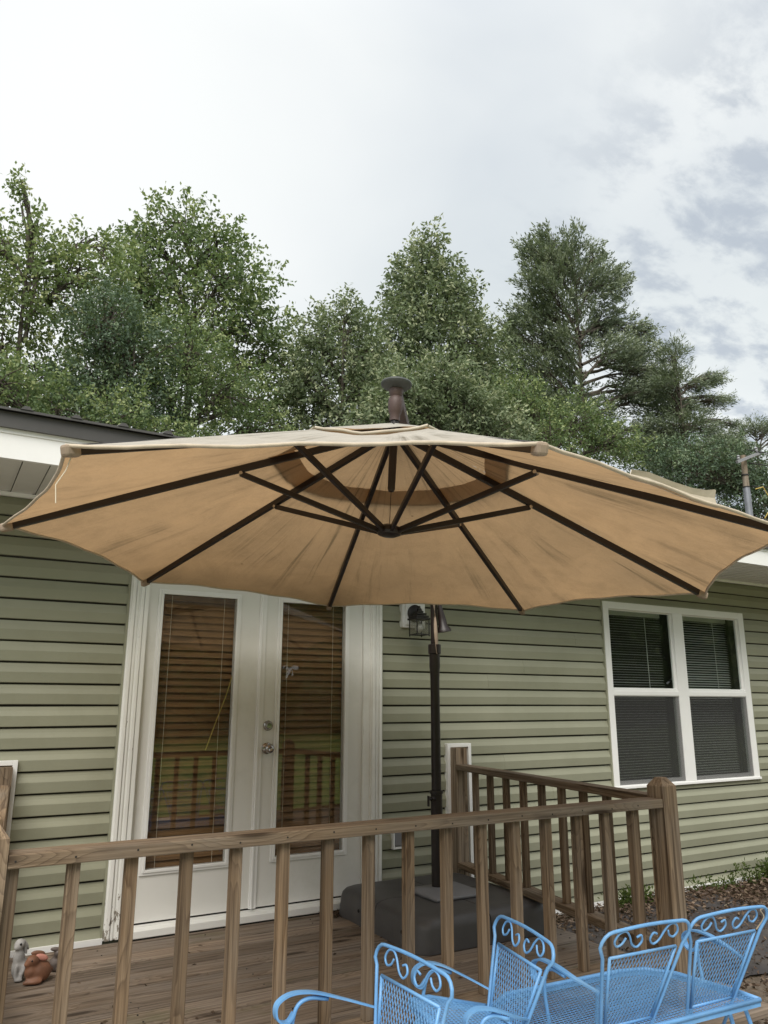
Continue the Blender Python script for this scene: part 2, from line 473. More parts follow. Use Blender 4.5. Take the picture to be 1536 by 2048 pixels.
def V(*a):
    return Vector(a[0]) if len(a) == 1 else Vector(a)


class MB:
    """collects shapes (z measured from the lens height) and links them as ONE mesh object"""
    def __init__(s):
        s.v = []; s.f = []; s.gv = None

    def add(s, vs, fs):
        n = len(s.v)
        s.v += [tuple(v) for v in vs]
        s.f += [tuple(i + n for i in f) for f in fs]
        return s

    def obox(s, c, a, b, d):
        c = Vector(c); vs = []
        for i in (-1, 1):
            for j in (-1, 1):
                for k in (-1, 1):
                    vs.append(c + a * i + b * j + d * k)
        return s.add(vs, [(0, 1, 3, 2), (4, 6, 7, 5), (0, 4, 5, 1), (2, 3, 7, 6), (0, 2, 6, 4), (1, 5, 7, 3)])

    def box(s, x0, x1, y0, y1, z0, z1):
        return s.obox(((x0 + x1) / 2, (y0 + y1) / 2, (z0 + z1) / 2), X3 * (x1 - x0) / 2, Y3 * (y1 - y0) / 2, Z3 * (z1 - z0) / 2)

    def beam(s, p, q, w, h, up=Z3):
        p = Vector(p); q = Vector(q); a = (q - p); ln = a.length; a = a / ln
        b = a.cross(up).normalized(); c = b.cross(a)
        return s.obox((p + q) / 2, a * ln / 2, b * w / 2, c * h / 2)

    def tube(s, pts, r, n=8, cap=True, flat=None):
        pts = [Vector(p) for p in pts]; m_ = len(pts)
        rs = r if isinstance(r, (list, tuple)) else [r] * m_
        vs = []; prev = None
        for i, p in enumerate(pts):
            t = (pts[min(i + 1, m_ - 1)] - pts[max(i - 1, 0)]).normalized()
            if prev is None:
                u = t.orthogonal().normalized() if flat is None else (flat - t * flat.dot(t)).normalized()
            else:
                u = (prev - t * prev.dot(t))
                u = u.normalized() if u.length > 1e-6 else t.orthogonal().normalized()
            prev = u; w = t.cross(u)
            for k in range(n):
                a = 2 * math.pi * k / n
                vs.append(p + (u * math.cos(a) + w * math.sin(a)) * rs[i])
        fs = []
        for i in range(m_ - 1):
            for k in range(n):
                k2 = (k + 1) % n
                fs.append((i * n + k, i * n + k2, (i + 1) * n + k2, (i + 1) * n + k))
        if cap:
            fs.append(tuple(range(n))[::-1]); fs.append(tuple((m_ - 1) * n + k for k in range(n)))
        return s.add(vs, fs)

    def lathe(s, o, ax, prof, n=20):
        o = Vector(o); ax = Vector(ax).normalized(); u = ax.orthogonal().normalized(); w = ax.cross(u)
        vs = []; fs = []
        for (h, r) in prof:
            for k in range(n):
                a = 2 * math.pi * k / n
                vs.append(o + ax * h + (u * math.cos(a) + w * math.sin(a)) * max(r, 1e-4))
        for i in range(len(prof) - 1):
            for k in range(n):
                k2 = (k + 1) % n
                fs.append((i * n + k, i * n + k2, (i + 1) * n + k2, (i + 1) * n + k))
        fs.append(tuple(range(n))[::-1]); fs.append(tuple((len(prof) - 1) * n + k for k in range(n)))
        return s.add(vs, fs)

    def build(s, name, mat, parent=None, bevel=0, seg=2, grain=None, smooth=False, org=None, recalc=True):
        me = bpy.data.meshes.new(name)
        if parent is not None:
            o_ = Vector(parent['_org'])
        else:
            o_ = Vector(org if org is not None else (0, 0, -H))
        me.from_pydata([(v[0] - o_.x, v[1] - o_.y, v[2] - o_.z) for v in s.v], [], s.f)
        bm = bmesh.new(); bm.from_mesh(me)
        if recalc: bmesh.ops.recalc_face_normals(bm, faces=bm.faces)
        if bevel:
            bmesh.ops.bevel(bm, geom=[e for e in bm.edges if len(e.link_faces) == 2 and e.calc_face_angle(0) > 0.6], offset=bevel,
                            segments=seg, affect='EDGES', profile=0.5, clamp_overlap=True)
        bm.to_mesh(me); bm.free()
        if grain is not None or s.gv is not None:
            at = me.attributes.new('g', 'FLOAT_VECTOR', 'POINT')
            if s.gv is not None and not bevel:
                at.data.foreach_set('vector', np.array(s.gv, dtype=np.float32).ravel())
            else:
                a = Vector(grain).normalized(); b = a.orthogonal().normalized()
                if abs(a.z) < 0.9:
                    b = a.cross(Z3).normalized()
                c = a.cross(b)
                co = np.empty(len(me.vertices) * 3); me.vertices.foreach_get('co', co); co = co.reshape(-1, 3)
                M_ = np.array([a, b, c]); g = co @ M_.T
                at.data.foreach_set('vector', g.astype(np.float32).ravel())
        me.materials.append(MATS[mat])
        if smooth:
            me.shade_smooth() if hasattr(me, 'shade_smooth') else None
            if smooth == 'auto':
                me.set_sharp_from_angle(angle=R(35))
        o = bpy.data.objects.new(name, me); col.objects.link(o)
        if parent is not None:
            o.parent = parent
        else:
            o.location = (o_.x, o_.y, o_.z + H)
        o['_org'] = list(o_)
        return o


def tag(o, label=None, cat=None, group=None, kind=None):
    if label: o['label'] = label
    if cat: o['category'] = cat
    if group: o['group'] = group
    if kind: o['kind'] = kind
    return o


def empty(name, org, label=None, cat=None, group=None):
    o = bpy.data.objects.new(name, None); col.objects.link(o)
    o.empty_display_size = 0.1
    o.location = (org[0], org[1], org[2] + H); o['_org'] = list(org)
    return tag(o, label, cat, group)


def share(src, name, parent, delta):
    """copy of a part with shared mesh, moved by delta"""
    c = src.copy(); c.name = name; col.objects.link(c); c.parent = parent
    c.location = src.location + Vector(delta)
    return c


# ------------------------------------------------------------------ ground
g = MB()
n = 60
xs = np.concatenate([np.linspace(-150, -12, 8), np.linspace(-9, 14, 70), np.linspace(18, 160, 8)])
ys = np.concatenate([np.linspace(-120, -10, 7), np.linspace(-8, 6, 44), np.linspace(9, 200, 8)])


def gz(x, y):
    b = 0.02 * math.sin(x * 1.9 + y) * math.cos(y * 2.3 - x * .7) + 0.012 * math.sin(5.1 * x) * math.cos(4.3 * y)
    s_ = -1.50
    if y < 4.4: s_ -= 0.10 * min(1, (4.4 - y) / 3)
    if y < -3: s_ += 0.02 * (-3 - y) * 0.3
    if x > 6: s_ += 0.012 * (x - 6) if x < 30 else .29
    return s_ + b


vs = [(x, y, gz(x, y)) for y in ys for x in xs]
nx = len(xs)
g.add(vs, [(j * nx + i, j * nx + i + 1, (j + 1) * nx + i + 1, (j + 1) * nx + i) for j in range(len(ys) - 1) for i in range(nx - 1)])
tag(g.build('ground', 'soil', smooth=True), kind='structure')

g = MB()
lx = np.linspace(-60, 60, 60); ly = np.linspace(-60, -2.2, 40)
g.add([(x, y, gz(x, y) + 0.03) for y in ly for x in lx], [(j * 60 + i, j * 60 + i + 1, (j + 1) * 60 + i + 1, (j + 1) * 60 + i) for j in range(39) for i in range(59)])
tag(g.build('lawn', 'grass', smooth=True), kind='structure')
g = MB()
g.box(-2.6, 3.2, -1.9, 2.36, -1.75, -1.545)
tag(g.build('patio', 'concrete', bevel=0.01), kind='structure')


# ------------------------------------------------------------------ leaves helper
def leaf_mesh(name, pos, dirs, ln, wd, mat, parent=None, org=None, rnd=None, fold=0.25, kind=None, extra=None):
    """pos, dirs (n,3): each leaf is a folded diamond of 4 triangles -> 2 quads"""
    N = len(pos)
    d = dirs / (np.linalg.norm(dirs, axis=1, keepdims=True) + 1e-9)
    r_ = rng.normal(size=(N, 3)); s_ = np.cross(d, r_); s_ /= (np.linalg.norm(s_, axis=1, keepdims=True) + 1e-9)
    nn = np.cross(d, s_)
    ln = np.broadcast_to(ln, (N,))[:, None]; wd = np.broadcast_to(wd, (N,))[:, None]
    p0 = pos; p1 = pos + d * ln * 0.5 + s_ * wd * 0.5 + nn * wd * fold * .5
    p2 = pos + d * ln; p3 = pos + d * ln * 0.5 - s_ * wd * 0.5 + nn * wd * fold * .5
    vs = np.stack([p0, p1, p2, p3], axis=1).reshape(-1, 3)
    fi = np.arange(N)[:, None] * 4
    tri = np.concatenate([fi + np.array([[0, 1, 2]]), fi + np.array([[0, 2, 3]])], axis=1).reshape(-1, 3)
    me = bpy.data.meshes.new(name)
    nv = len(vs); nf = len(tri)
    me.vertices.add(nv); me.loops.add(nf * 3); me.polygons.add(nf)
    o_ = np.array(parent['_org'] if parent is not None else org)
    me.vertices.foreach_set('co', (vs - o_).astype(np.float32).ravel())
    me.loops.foreach_set('vertex_index', tri.astype(np.int32).ravel())
    me.polygons.foreach_set('loop_start', (np.arange(nf) * 3).astype(np.int32))
    try:
        me.polygons.foreach_set('loop_total', np.full(nf, 3, dtype=np.int32))
    except Exception:
        pass
    me.update(calc_edges=True)
    at = me.attributes.new('rnd', 'FLOAT', 'POINT')
    if rnd is None:
        rnd = rng.random(N)
    at.data.foreach_set('value', np.repeat(rnd, 4).astype(np.float32))
    me.materials.append(MATS[mat])
    o = bpy.data.objects.new(name, me); col.objects.link(o)
    if parent is not None:
        o.parent = parent
    else:
        o.location = (o_[0], o_[1], o_[2] + H)
    o['_org'] = list(map(float, o_))
    if kind: o['kind'] = kind
    return o


# ------------------------------------------------------------------ house
WY = 4.665                   # plane of the siding lips
Z0, S = 0.5604, 0.115
house = empty('house', (5, 8, -1.5), 'single storey house with sage green vinyl siding, white trim and a dark metal roof', 'house')
HX0, HX1, HYB = -7.0, 15.0, 12.6
WTOP = 1.143


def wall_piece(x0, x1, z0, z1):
    MB().box(x0, x1, 4.69, 4.79, z0, z1).build('wall', 'room_dark', house)  # near-black, so the slots between siding courses read as shade


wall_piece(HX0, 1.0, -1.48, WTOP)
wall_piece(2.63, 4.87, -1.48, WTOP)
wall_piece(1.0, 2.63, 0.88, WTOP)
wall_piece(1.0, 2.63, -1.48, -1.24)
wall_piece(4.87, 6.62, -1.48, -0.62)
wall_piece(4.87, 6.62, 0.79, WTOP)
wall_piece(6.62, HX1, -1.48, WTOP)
MB().box(HX0, HX0 + .1, 4.79, HYB, -1.48, WTOP).build('wall', 'vinyl', house)
MB().box(HX1 - .1, HX1, 4.79, HYB, -1.48, WTOP).build('wall', 'vinyl', house)
MB().box(HX0, HX1, HYB - .1, HYB, -1.48, WTOP).build('wall', 'vinyl', house)
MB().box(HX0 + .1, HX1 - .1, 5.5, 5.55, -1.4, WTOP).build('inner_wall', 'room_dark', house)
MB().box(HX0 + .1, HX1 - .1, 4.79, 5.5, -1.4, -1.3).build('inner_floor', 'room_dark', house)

# siding: dutch lap profile (height above the butt, distance out from the lip plane)
PROF = [(0.000, 0.0195), (0.0005, 0.0065), (0.003, 0.0045), (0.057, 0.0), (0.062, 0.002), (0.084, 0.0120), (0.1035, 0.0175), (0.1055, 0.0185)]  # face tilt and slot baring the dark wall are added to deepen lap shade


def siding(x0, x1, zb, zlo, zhi, dy=0.0):
    pts = []
    P_ = [(zb + a, b) for a, b in PROF]
    for i, (a, b) in enumerate(P_):
        if zlo <= a <= zhi:
            pts.append((a, b))
        if i < len(P_) - 1:
            a2, b2 = P_[i + 1]
            for zc in (zlo, zhi):
                if a < zc < a2:
                    pts.append((zc, b + (b2 - b) * (zc - a) / (a2 - a)))
    pts = sorted(set(pts), key=lambda p: (p[0], -p[1]))
    if len(pts) < 2: return
    nseg = max(1, int((x1 - x0) / 0.5)); vs = []; fs = []
    for i in range(nseg + 1):
        x = x0 + (x1 - x0) * i / nseg
        w = 0.0012 * math.sin(x * 2.1 + zb * 9) + 0.0008 * math.sin(x * 5.3 + zb * 31)
        for (z, y) in pts:
            vs.append((x, WY + y + dy, z + w))
        vs.append((x, WY + 0.0225, pts[-1][0] + w)); vs.append((x, WY + 0.0225, pts[0][0] + w))
    k = len(pts) + 2
    for i in range(nseg):
        for j in range(k):
            j2 = (j + 1) % k
            fs.append((i * k + j, i * k + j2, (i + 1) * k + j2, (i + 1) * k + j))
    fs.append(tuple(range(k))); fs.append(tuple(nseg * k + j for j in range(k))[::-1])
    MB().add(vs, fs).build('siding_board', 'vinyl', house)


BLOCK = [(1.0, 2.65, -1.24, 0.90), (4.86, 6.63, -0.64, 0.80)]
JR = random.Random(5)
for kk in range(-6, 19):
    zb = Z0 - S * kk
    zt = zb + 0.1055
    if zb >= WTOP - 0.01: continue
    rows = [(HX0, HX1, max(zb, -1.455), min(zt, WTOP - 0.004))]
    for (bx0, bx1, bz0, bz1) in BLOCK:
        nr = []
        for (a, b, lo, hi) in rows:
            if b <= bx0 or a >= bx1 or hi <= bz0 or lo >= bz1:
                nr.append((a, b, lo, hi)); continue
            if a < bx0: nr.append((a, bx0, lo, hi))
            if b > bx1: nr.append((bx1, b, lo, hi))
            if lo < bz0: nr.append((max(a, bx0), min(b, bx1), lo, bz0))
            if hi > bz1: nr.append((max(a, bx0), min(b, bx1), bz1, hi))
        rows = nr
    for (a, b, lo, hi) in rows:
        if hi - lo > 0.005:
            cuts = [a]; xx = a + JR.uniform(.5, 3.4) if kk % 2 == 0 else a + (cuts0 - a if 'cuts0' in globals() and a < cuts0 < b - .2 else JR.uniform(.5, 3.4))
            cuts0 = xx
            while xx < b - .25:
                cuts.append(xx); xx += 3.66
            cuts.append(b)
            for ci in range(len(cuts) - 1):
                siding(cuts[ci] - (.012 if ci else 0), cuts[ci + 1], zb, lo, hi, -.0016 * (ci % 2))

# base strip, top channel, eave
MB().box(HX0, 0.966, 4.650, 4.689, -1.252, -1.222).build('base_trim', 'white_vinyl', house)
MB().box(HX0, HX1, 4.656, 4.689, -1.495, -1.456).build('starter_strip', 'white_vinyl', house)
MB().box(HX0, HX1, 4.70, 4.80, -1.9, -1.48).build('foundation', 'concrete', house)
MB().box(HX0, HX1, 4.640, 4.664, WTOP - 0.022, WTOP + 0.0).build('top_channel', 'white_vinyl', house)
# soffit panels run from wall to fascia
sx_ = -7.0; k = 0
while sx_ < HX1:
    q = MB()
    q.box(sx_ + .002, sx_ + .110, 3.975, 4.70, WTOP + .001, WTOP + .008)
    q.box(sx_ + .110, sx_ + .1255, 3.975, 4.70, WTOP + .006, WTOP + .010)
    q.build('soffit_panel', 'soffit_vinyl', house)
    sx_ += 0.1275 if True else 0
# fascia boards
for (a, b) in ((-7.1, -1.0), (-1.0, 2.62), (2.62, 6.28), (6.28, 9.9), (9.9, 15.1)):
    MB().box(a + .001, b - .001, 3.950, 3.974, WTOP - 0.006, 1.284).build('fascia_board', 'white_vinyl', house)
MB().box(-7.1, 15.1, 3.944, 3.950, 1.262, 1.284).build('fascia_lip', 'white_vinyl', house)
ROOFX, ROOFP = 0.250, 0.229
# metal roof: dark eave flashing, sheet and ribs
MB().box(-7.2, 15.2, 3.925, 3.948, 1.284, 1.362).build('eave_flashing', 'roof_metal', house)
sl_ = 0.22
r_ = MB()
YR = 8.7
zr = 1.366 + (YR - 3.92) * sl_
r_.add([(-7.2, 3.90, 1.364), (15.2, 3.90, 1.364), (15.2, YR, zr), (-7.2, YR, zr), (-7.2, 3.90, 1.376), (15.2, 3.90, 1.376), (15.2, YR, zr + .012), (-7.2, YR, zr + .012)],
       [(0, 1, 2, 3), (4, 7, 6, 5), (0, 4, 5, 1), (2, 6, 7, 3), (0, 3, 7, 4), (1, 5, 6, 2)])
yb = 2 * YR - 3.90
r_.add([(-7.2, YR, zr), (15.2, YR, zr), (15.2, yb, 1.364), (-7.2, yb, 1.364), (-7.2, YR, zr + .012), (15.2, YR, zr + .012), (15.2, yb, 1.376), (-7.2, yb, 1.376)],
       [(0, 1, 2, 3), (4, 7, 6, 5), (0, 4, 5, 1), (2, 6, 7, 3), (0, 3, 7, 4), (1, 5, 6, 2)])
r_.build('roof', 'roof_metal', house)
MB().add([(-7, 4.79, WTOP), (-7, HYB, WTOP), (-7, YR, zr - .02), (-6.9, 4.79, WTOP), (-6.9, HYB, WTOP), (-6.9, YR, zr - .02)], [(0, 1, 2), (3, 5, 4), (0, 3, 4, 1), (1, 4, 5, 2), (2, 5, 3, 0)]).build('gable', 'vinyl', house)
MB().add([(15, 4.79, WTOP), (15, HYB, WTOP), (15, YR, zr - .02), (14.9, 4.79, WTOP), (14.9, HYB, WTOP), (14.9, YR, zr - .02)], [(0, 2, 1), (3, 4, 5), (0, 1, 4, 3), (1, 2, 5, 4), (2, 0, 3, 5)]).build('gable', 'vinyl', house)


def roof_rib(x):
    p = [(-.028, 0), (-.010, .018), (.010, .018), (.028, 0)]
    vs = []
    for (yy, zz) in ((3.895, 1.377), (YR, zr + .013)):
        vs += [(x + a, yy, zz + b) for a, b in p]
    MB().add(vs, [(0, 1, 2, 3), (7, 6, 5, 4), (0, 4, 5, 1), (1, 5, 6, 2), (2, 6, 7, 3), (3, 7, 4, 0)]).build('roof_rib', 'roof_metal', house)


xr = -7.1 + 0.0
x_ = ROOFX - ROOFP * 32
while x_ < 15.1:
    roof_rib(x_); x_ += ROOFP

# ---------------- doors
frame = MB()
frame.box(1.050, 1.074, 4.640, 4.78, -1.215, 0.868)
frame.box(2.540, 2.587, 4.655, 4.78, -1.215, 0.868)
frame.box(1.074, 2.540, 4.66, 4.78, 0.840, 0.868)
dframe = frame.build('door_frame', 'white_trim', house, bevel=0.002)
for (a, b, c_, d_) in ((0.968, 1.050, -1.235, 0.868), (2.587, 2.679, -1.235, 0.868)):
    q = MB()
    q.box(a, b, 4.645, 4.689, c_, d_)
    w = b - a
    q.box(a + w * .08, a + w * .34, 4.632, 4.6446, c_, d_)
    q.box(a + w * .42, a + w * .58, 4.638, 4.6446, c_, d_)
    q.box(a + w * .70, a + w * .94, 4.635, 4.6446, c_, d_)
    q.build('door_casing', 'peeling_trim' if a < 1 else 'white_trim', house, bevel=0.0025)
q = MB(); q.box(0.968, 2.679, 4.645, 4.689, 0.869, 0.955); q.box(0.968, 2.679, 4.632, 4.6446, 0.895, 0.945)
q.build('door_casing', 'white_trim', house, bevel=0.0025)
# sill
q = MB(); q.box(1.05, 2.587, 4.60, 4.79, -1.236, -1.196)
q.build('threshold', 'white_trim', house, bevel=0.004)
MB().box(1.076, 2.538, 4.672, 4.80, -1.1955, -1.186).build('door_sweep', 'door_paint', house)
MB().box(1.076, 2.538, 4.680, 4.80, -1.1855, -1.1765).build('sill_gap', 'dark_gap', house)
MB().box(1.05, 2.587, 4.606, 4.80, -1.249, -1.237).build('sill_gap', 'dark_gap', house)


def door(x0, x1, gx0, gx1, knob):
    z0_, z1_, gz0, gz1 = -1.176, 0.836, -0.912, 0.640
    y0, y1 = 4.676, 4.720
    q = MB()
    q.box(x0, gx0, y0, y1, z0_, z1_); q.box(gx1, x1, y0, y1, z0_, z1_)
    q.box(gx0, gx1, y0, y1, z0_, gz0); q.box(gx0, gx1, y0, y1, gz1, z1_)
    d = q.build('door', 'door_paint', house)
    q = MB()
    w = 0.026
    for (o_, i_, yy0, yy1) in ((w, w * .45, 4.667, 4.6755), (w * .45, -0.004, 4.661, 4.6755)):
        q.box(gx0 - o_, gx0 - i_, yy0, yy1, gz0 - o_, gz1 + o_)
        q.box(gx1 + i_, gx1 + o_, yy0, yy1, gz0 - o_, gz1 + o_)
        q.box(gx0 - i_, gx1 + i_, yy0, yy1, gz1 + i_, gz1 + o_)
        q.box(gx0 - i_, gx1 + i_, yy0, yy1, gz0 - o_, gz0 - i_)
    f_ = q.build('glass_frame', 'white_vinyl', d, bevel=0.002)
    f_.parent = d
    MB().box(gx0 - .003, gx1 + .003, 4.686, 4.690, gz0 - .003, gz1 + .003).build('pane', 'door_glass', d)
    return d


d1 = door(1.076, 1.797, 1.164, 1.634, False)
d2 = door(1.801, 2.538, 1.937, 2.407, True)
q = MB(); q.box(1.786, 1.832, 4.664, 4.6755, -1.180, 0.835); q.box(1.794, 1.806, 4.655, 4.6645, -1.180, 0.835)
q.build('astragal', 'white_vinyl', d1, bevel=0.003)
q = MB(); q.lathe((1.870, 4.676, -0.141), (0, -1, 0), [(0, .031), (.006, .031), (.010, .027), (.016, .021), (.024, .019), (.027, .016), (.028, .001)], 24)
q.build('deadbolt', 'chrome', d2, smooth='auto')
q = MB(); q.lathe((1.868, 4.676, -0.277), (0, -1, 0), [(0, .034), (.005, .034), (.010, .028), (.014, .014), (.030, .013), (.036, .020), (.044, .027), (.054, .028), (.062, .023), (.066, .014), (.064, .008), (.060, .001)], 24)
q.build('door_knob', 'chrome', d2, smooth='auto')


def blind(x0, x1, label):
    b = empty('wood_blind', ((x0 + x1) / 2, 4.75, 0.70), label, 'blind', 'brown slatted blinds behind the door glass')
    MB().box(x0, x1, 4.725, 4.785, 0.650, 0.715).build('head_rail', 'blind_wood', b, bevel=.003, grain=(1, 0, 0))
    src = None; z = 0.630; i = 0
    while z > -0.93:
        if src is None:
            a = R(60); dy, dz = math.cos(a) * .0245, math.sin(a) * .0245
            vs = []
            for x in (x0 + .004, x1 - .004):
                for t in (-1, -.35, .35, 1):
                    c_ = 0.0022 * (1 - t * t)
                    vs.append((x, 4.752 + dy * t - dz / .0245 * c_, z + dz * t + dy / .0245 * c_))
                for t in (1, .35, -.35, -1):
                    c_ = 0.0022 * (1 - t * t) - .0026
                    vs.append((x, 4.752 + dy * t - dz / .0245 * c_, z + dz * t + dy / .0245 * c_))
            fs = [(0, 1, 2, 3, 4, 5, 6, 7), (15, 14, 13, 12, 11, 10, 9, 8)] + [(j, (j + 1) % 8, (j + 1) % 8 + 8, j + 8) for j in range(8)]
            src = MB().add(vs, fs).build('slat', 'blind_wood', b, grain=(1, 0, 0)); zs = z
        else:
            c = share(src, 'slat', b, (0, 0, z - zs)); c.rotation_euler.y = random.uniform(-.002, .002)
        z -= 0.0425
    MB().box(x0 + .004, x1 - .004, 4.74, 4.765, -0.975, -0.955).build('bottom_rail', 'blind_wood', b, bevel=.003, grain=(1, 0, 0))
    for xx in (x0 + .10, x1 - .10):
        MB().tube([(xx, 4.727, 0.65), (xx, 4.727, -0.955)], .0012, 5).build('ladder_cord', 'thread', b)
    return b


b1_ = blind(1.135, 1.668, 'brown wooden slat blind behind the left door glass, yellow cord in front of it')
b2_ = blind(1.908, 2.437, 'brown wooden slat blind behind the glass of the door with the knob')
MB().tube([(1.648, 4.715, 0.20), (1.60, 4.715, 0.03), (1.555, 4.714, -.09), (1.49, 4.712, -0.28)], .0035, 6).build('tilt_cord', 'yellow_cord', b1_)

# ---------------- twin window
win = empty('window', (5.74, 4.7, -0.66))
win.parent = house
win.location = Vector((5.74, 4.7, -0.66)) - Vector(house['_org'])
wx0, wx1, wz0, wz1 = 4.821, 6.667, -0.664, 0.836
q = MB()
y0, y1 = 4.655, 4.70
q.box(wx0, wx0 + .062, y0, y1, wz0, wz1); q.box(wx1 - .075, wx1, y0, y1, wz0, wz1)
q.box(wx0 + .062, wx1 - .075, y0, y1, wz1 - .060, wz1); q.box(wx0 + .062, wx1 - .075, y0, y1, wz0, wz0 + .022)
q.box(5.672, 5.803, y0, y1, wz0 + .022, wz1 - .060)
q.box(wx0 - .006, wx1 + .006, 4.644, 4.6515, wz0 - .004, wz0 + .016)
q.build('frame', 'white_vinyl', win, bevel=.003)
for (a, b) in ((4.883, 5.672), (5.803, 6.592)):
    q = MB(); q.box(a, b, 4.662, 4.70, 0.055, 0.117); q.box(a, b, 4.656, 4.6615, 0.062, 0.098)
    q.build('meeting_rail', 'white_vinyl', win, bevel=.002)
    q = MB(); t = .024
    q.box(a, a + .010, 4.676, 4.695, .118, .775); q.box(b - t, b, 4.676, 4.695, .118, .775); q.box(a + .010, b - t, 4.676, 4.695, .766, .775)
    q.box(a + .010, b - t, 4.676, 4.695, .118, .124)
    q.build('upper_sash', 'white_vinyl', win)
    q = MB()
    q.box(a, a + .010, 4.671, 4.70, -.642, .054); q.box(b - t - .006, b, 4.671, 4.70, -.642, .054); q.box(a + .010, b - t - .006, 4.671, 4.70, -.642, -.610)
    q.build('lower_sash', 'white_vinyl', win)
    MB().box(a + .004, b - .004, 4.684, 4.688, .110, .780).build('pane', 'window_glass', win)
    MB().box(a + .004, b - .004, 4.678, 4.682, -.640, .060).build('pane', 'window_glass', win)
    MB().box(a + .001, b - .001, 4.664, 4.665, -.640, .056).build('insect_screen', 'insect_screen', win)
    q = MB(); q.box(a, b, 4.6655, 4.6695, -.642, -.634); q.box(a, a + .006, 4.6655, 4.6695, -.634, .054)
    q.build('screen_frame', 'white_vinyl', win)


def white_blind(x0, x1, label, ang):
    b = empty('window_blind', ((x0 + x1) / 2, 4.80, 0.78), label, 'blind', 'white slatted blinds in the twin window')
    MB().box(x0, x1, 4.785, 4.815, 0.745, 0.785).build('head_rail', 'white_slat', b, bevel=.002)
    q = MB(); z = .735
    while z > -.63:
        aa = R(ang + random.uniform(-3, 3))
        dv = Vector((0, math.cos(aa), math.sin(aa)))
        q.obox(((x0 + x1) / 2, 4.80, z), X3 * (x1 - x0) / 2, dv * .0125, dv.cross(X3) * .0006)
        z -= .0216
    s_ = q.build('slat', 'white_slat', b); s_['kind'] = 'stuff'
    MB().box(x0, x1, 4.79, 4.81, -.652, -.637).build('bottom_rail', 'white_slat', b)
    MB().tube([(x0 + .55, 4.782, .745), (x0 + .56, 4.782, .12)], .003, 6).build('tilt_wand', 'white_slat', b)


white_blind(4.90, 5.655, 'white slatted blind in the window half nearer the door, thin wand hanging', 7)
white_blind(5.82, 6.575, 'white slatted blind in the window half farther from the door', 22)

# trims round the two wall posts of the deck railing
for (a, b, zt, zb_) in ((3.206, 3.410, -0.280, -1.18), (0.255, 0.460, -0.300, -1.222)):
    q = MB(); w = .025
    q.box(a, a + w, 4.640, 4.689, zb_, zt); q.box(b - w, b, 4.640, 4.689, zb_, zt); q.box(a + w, b - w, 4.640, 4.689, zt - w, zt)
    q.build('post_trim', 'white_vinyl', house, bevel=.002)

for (a, b, c_, d_) in ((4.806, 4.8205, -.668, .850), (6.6675, 6.682, -.668, .850), (.9555, .9675, -1.222, .955), (2.6795, 2.6915, -1.24, .955)):
    MB().box(a, b, 4.6615, 4.6895, c_, d_).build('siding_channel', 'vinyl', house)
for (a, b, c_, d_) in ((4.821, 6.667, .8365, .850),):
    MB().box(a, b, 4.6615, 4.6895, c_, d_).build('siding_channel', 'vinyl', house)

# ---------------- wall lantern
ln = empty('wall_lantern', (2.935, 4.66, 0.60), 'black four-sided glass lantern on a white block beside the doors', 'lantern')
q = MB(); q.box(2.840, 3.03, 4.640, 4.689, .515, .735); q.box(2.860, 3.01, 4.628, 4.6395, .532, .716)
q.build('mounting_block', 'white_vinyl', ln, bevel=.004)
MB().lathe((2.935, 4.627, .615), (0, -1, 0), [(0, .062), (.008, .062), (.018, .05), (.024, .03), (.026, .002)], 28).build('back_plate', 'black_metal', ln, smooth='auto')
MB().tube([(2.935, 4.605, .615), (2.928, 4.57, .645), (2.905, 4.52, .650), (2.893, 4.505, .625)], .008, 8).build('arm', 'black_metal', ln, smooth=True)
ca = MB(); cx_, cy_ = 2.892, 4.504
for (h, r_a) in ((.556, .060), (.572, .050), (.590, .038), (.606, .022)):
    ca.box(cx_ - r_a, cx_ + r_a, cy_ - r_a, cy_ + r_a, h, h + .013)
ca.build('cap', 'black_metal', ln, bevel=.002)
q = MB(); e = .049
for sx2 in (-1, 1):
    for sy2 in (-1, 1):
        q.box(cx_ + sx2 * e - .003, cx_ + sx2 * e + .003, cy_ + sy2 * e - .003, cy_ + sy2 * e + .003, .450, .556)
        q.lathe((cx_ + sx2 * e, cy_ + sy2 * e, .450), (0, 0, -1), [(0, .005), (.004, .005), (.007, .001)], 8)
for s2 in (-1, 1):
    q.box(cx_ - e + .003, cx_ + e - .003, cy_ + s2 * e - .003, cy_ + s2 * e + .003, .452, .459)
    q.box(cx_ + s2 * e - .003, cx_ + s2 * e + .003, cy_ - e + .003, cy_ + e - .003, .452, .459)
q.build('cage', 'black_metal', ln)
for s2 in (-1, 1):
    MB().box(cx_ - e + .003, cx_ + e - .003, cy_ + s2 * e - .001, cy_ + s2 * e + .001, .459, .556).build('pane', 'lantern_glass', ln)
    MB().box(cx_ + s2 * e - .001, cx_ + s2 * e + .001, cy_ - e + .003, cy_ + e - .003, .459, .556).build('pane', 'lantern_glass', ln)
MB().lathe((cx_, cy_, .545), (0, 0, -1), [(0, .012), (.015, .013), (.03, .026), (.045, .030), (.060, .026), (.072, .012), (.075, .001)], 18).build('bulb', 'bulb_glass', ln, smooth=True)

ob = empty('outlet_box', (2.82, 4.66, -0.93), 'small white weatherproof outlet box low on the siding beside the door casing', 'outlet')
q = MB(); q.box(2.764, 2.775, 4.640, 4.685, -.934, -.792); q.box(2.865, 2.876, 4.640, 4.685, -.934, -.792)
q.box(2.775, 2.865, 4.640, 4.685, -.934, -.922); q.box(2.775, 2.865, 4.640, 4.685, -.804, -.792)
q.build('box_frame', 'white_vinyl', ob, bevel=.002)
MB().box(2.783, 2.858, 4.650, 4.684, -.915, -.811).build('cover', 'plate_plastic', ob, bevel=.003)

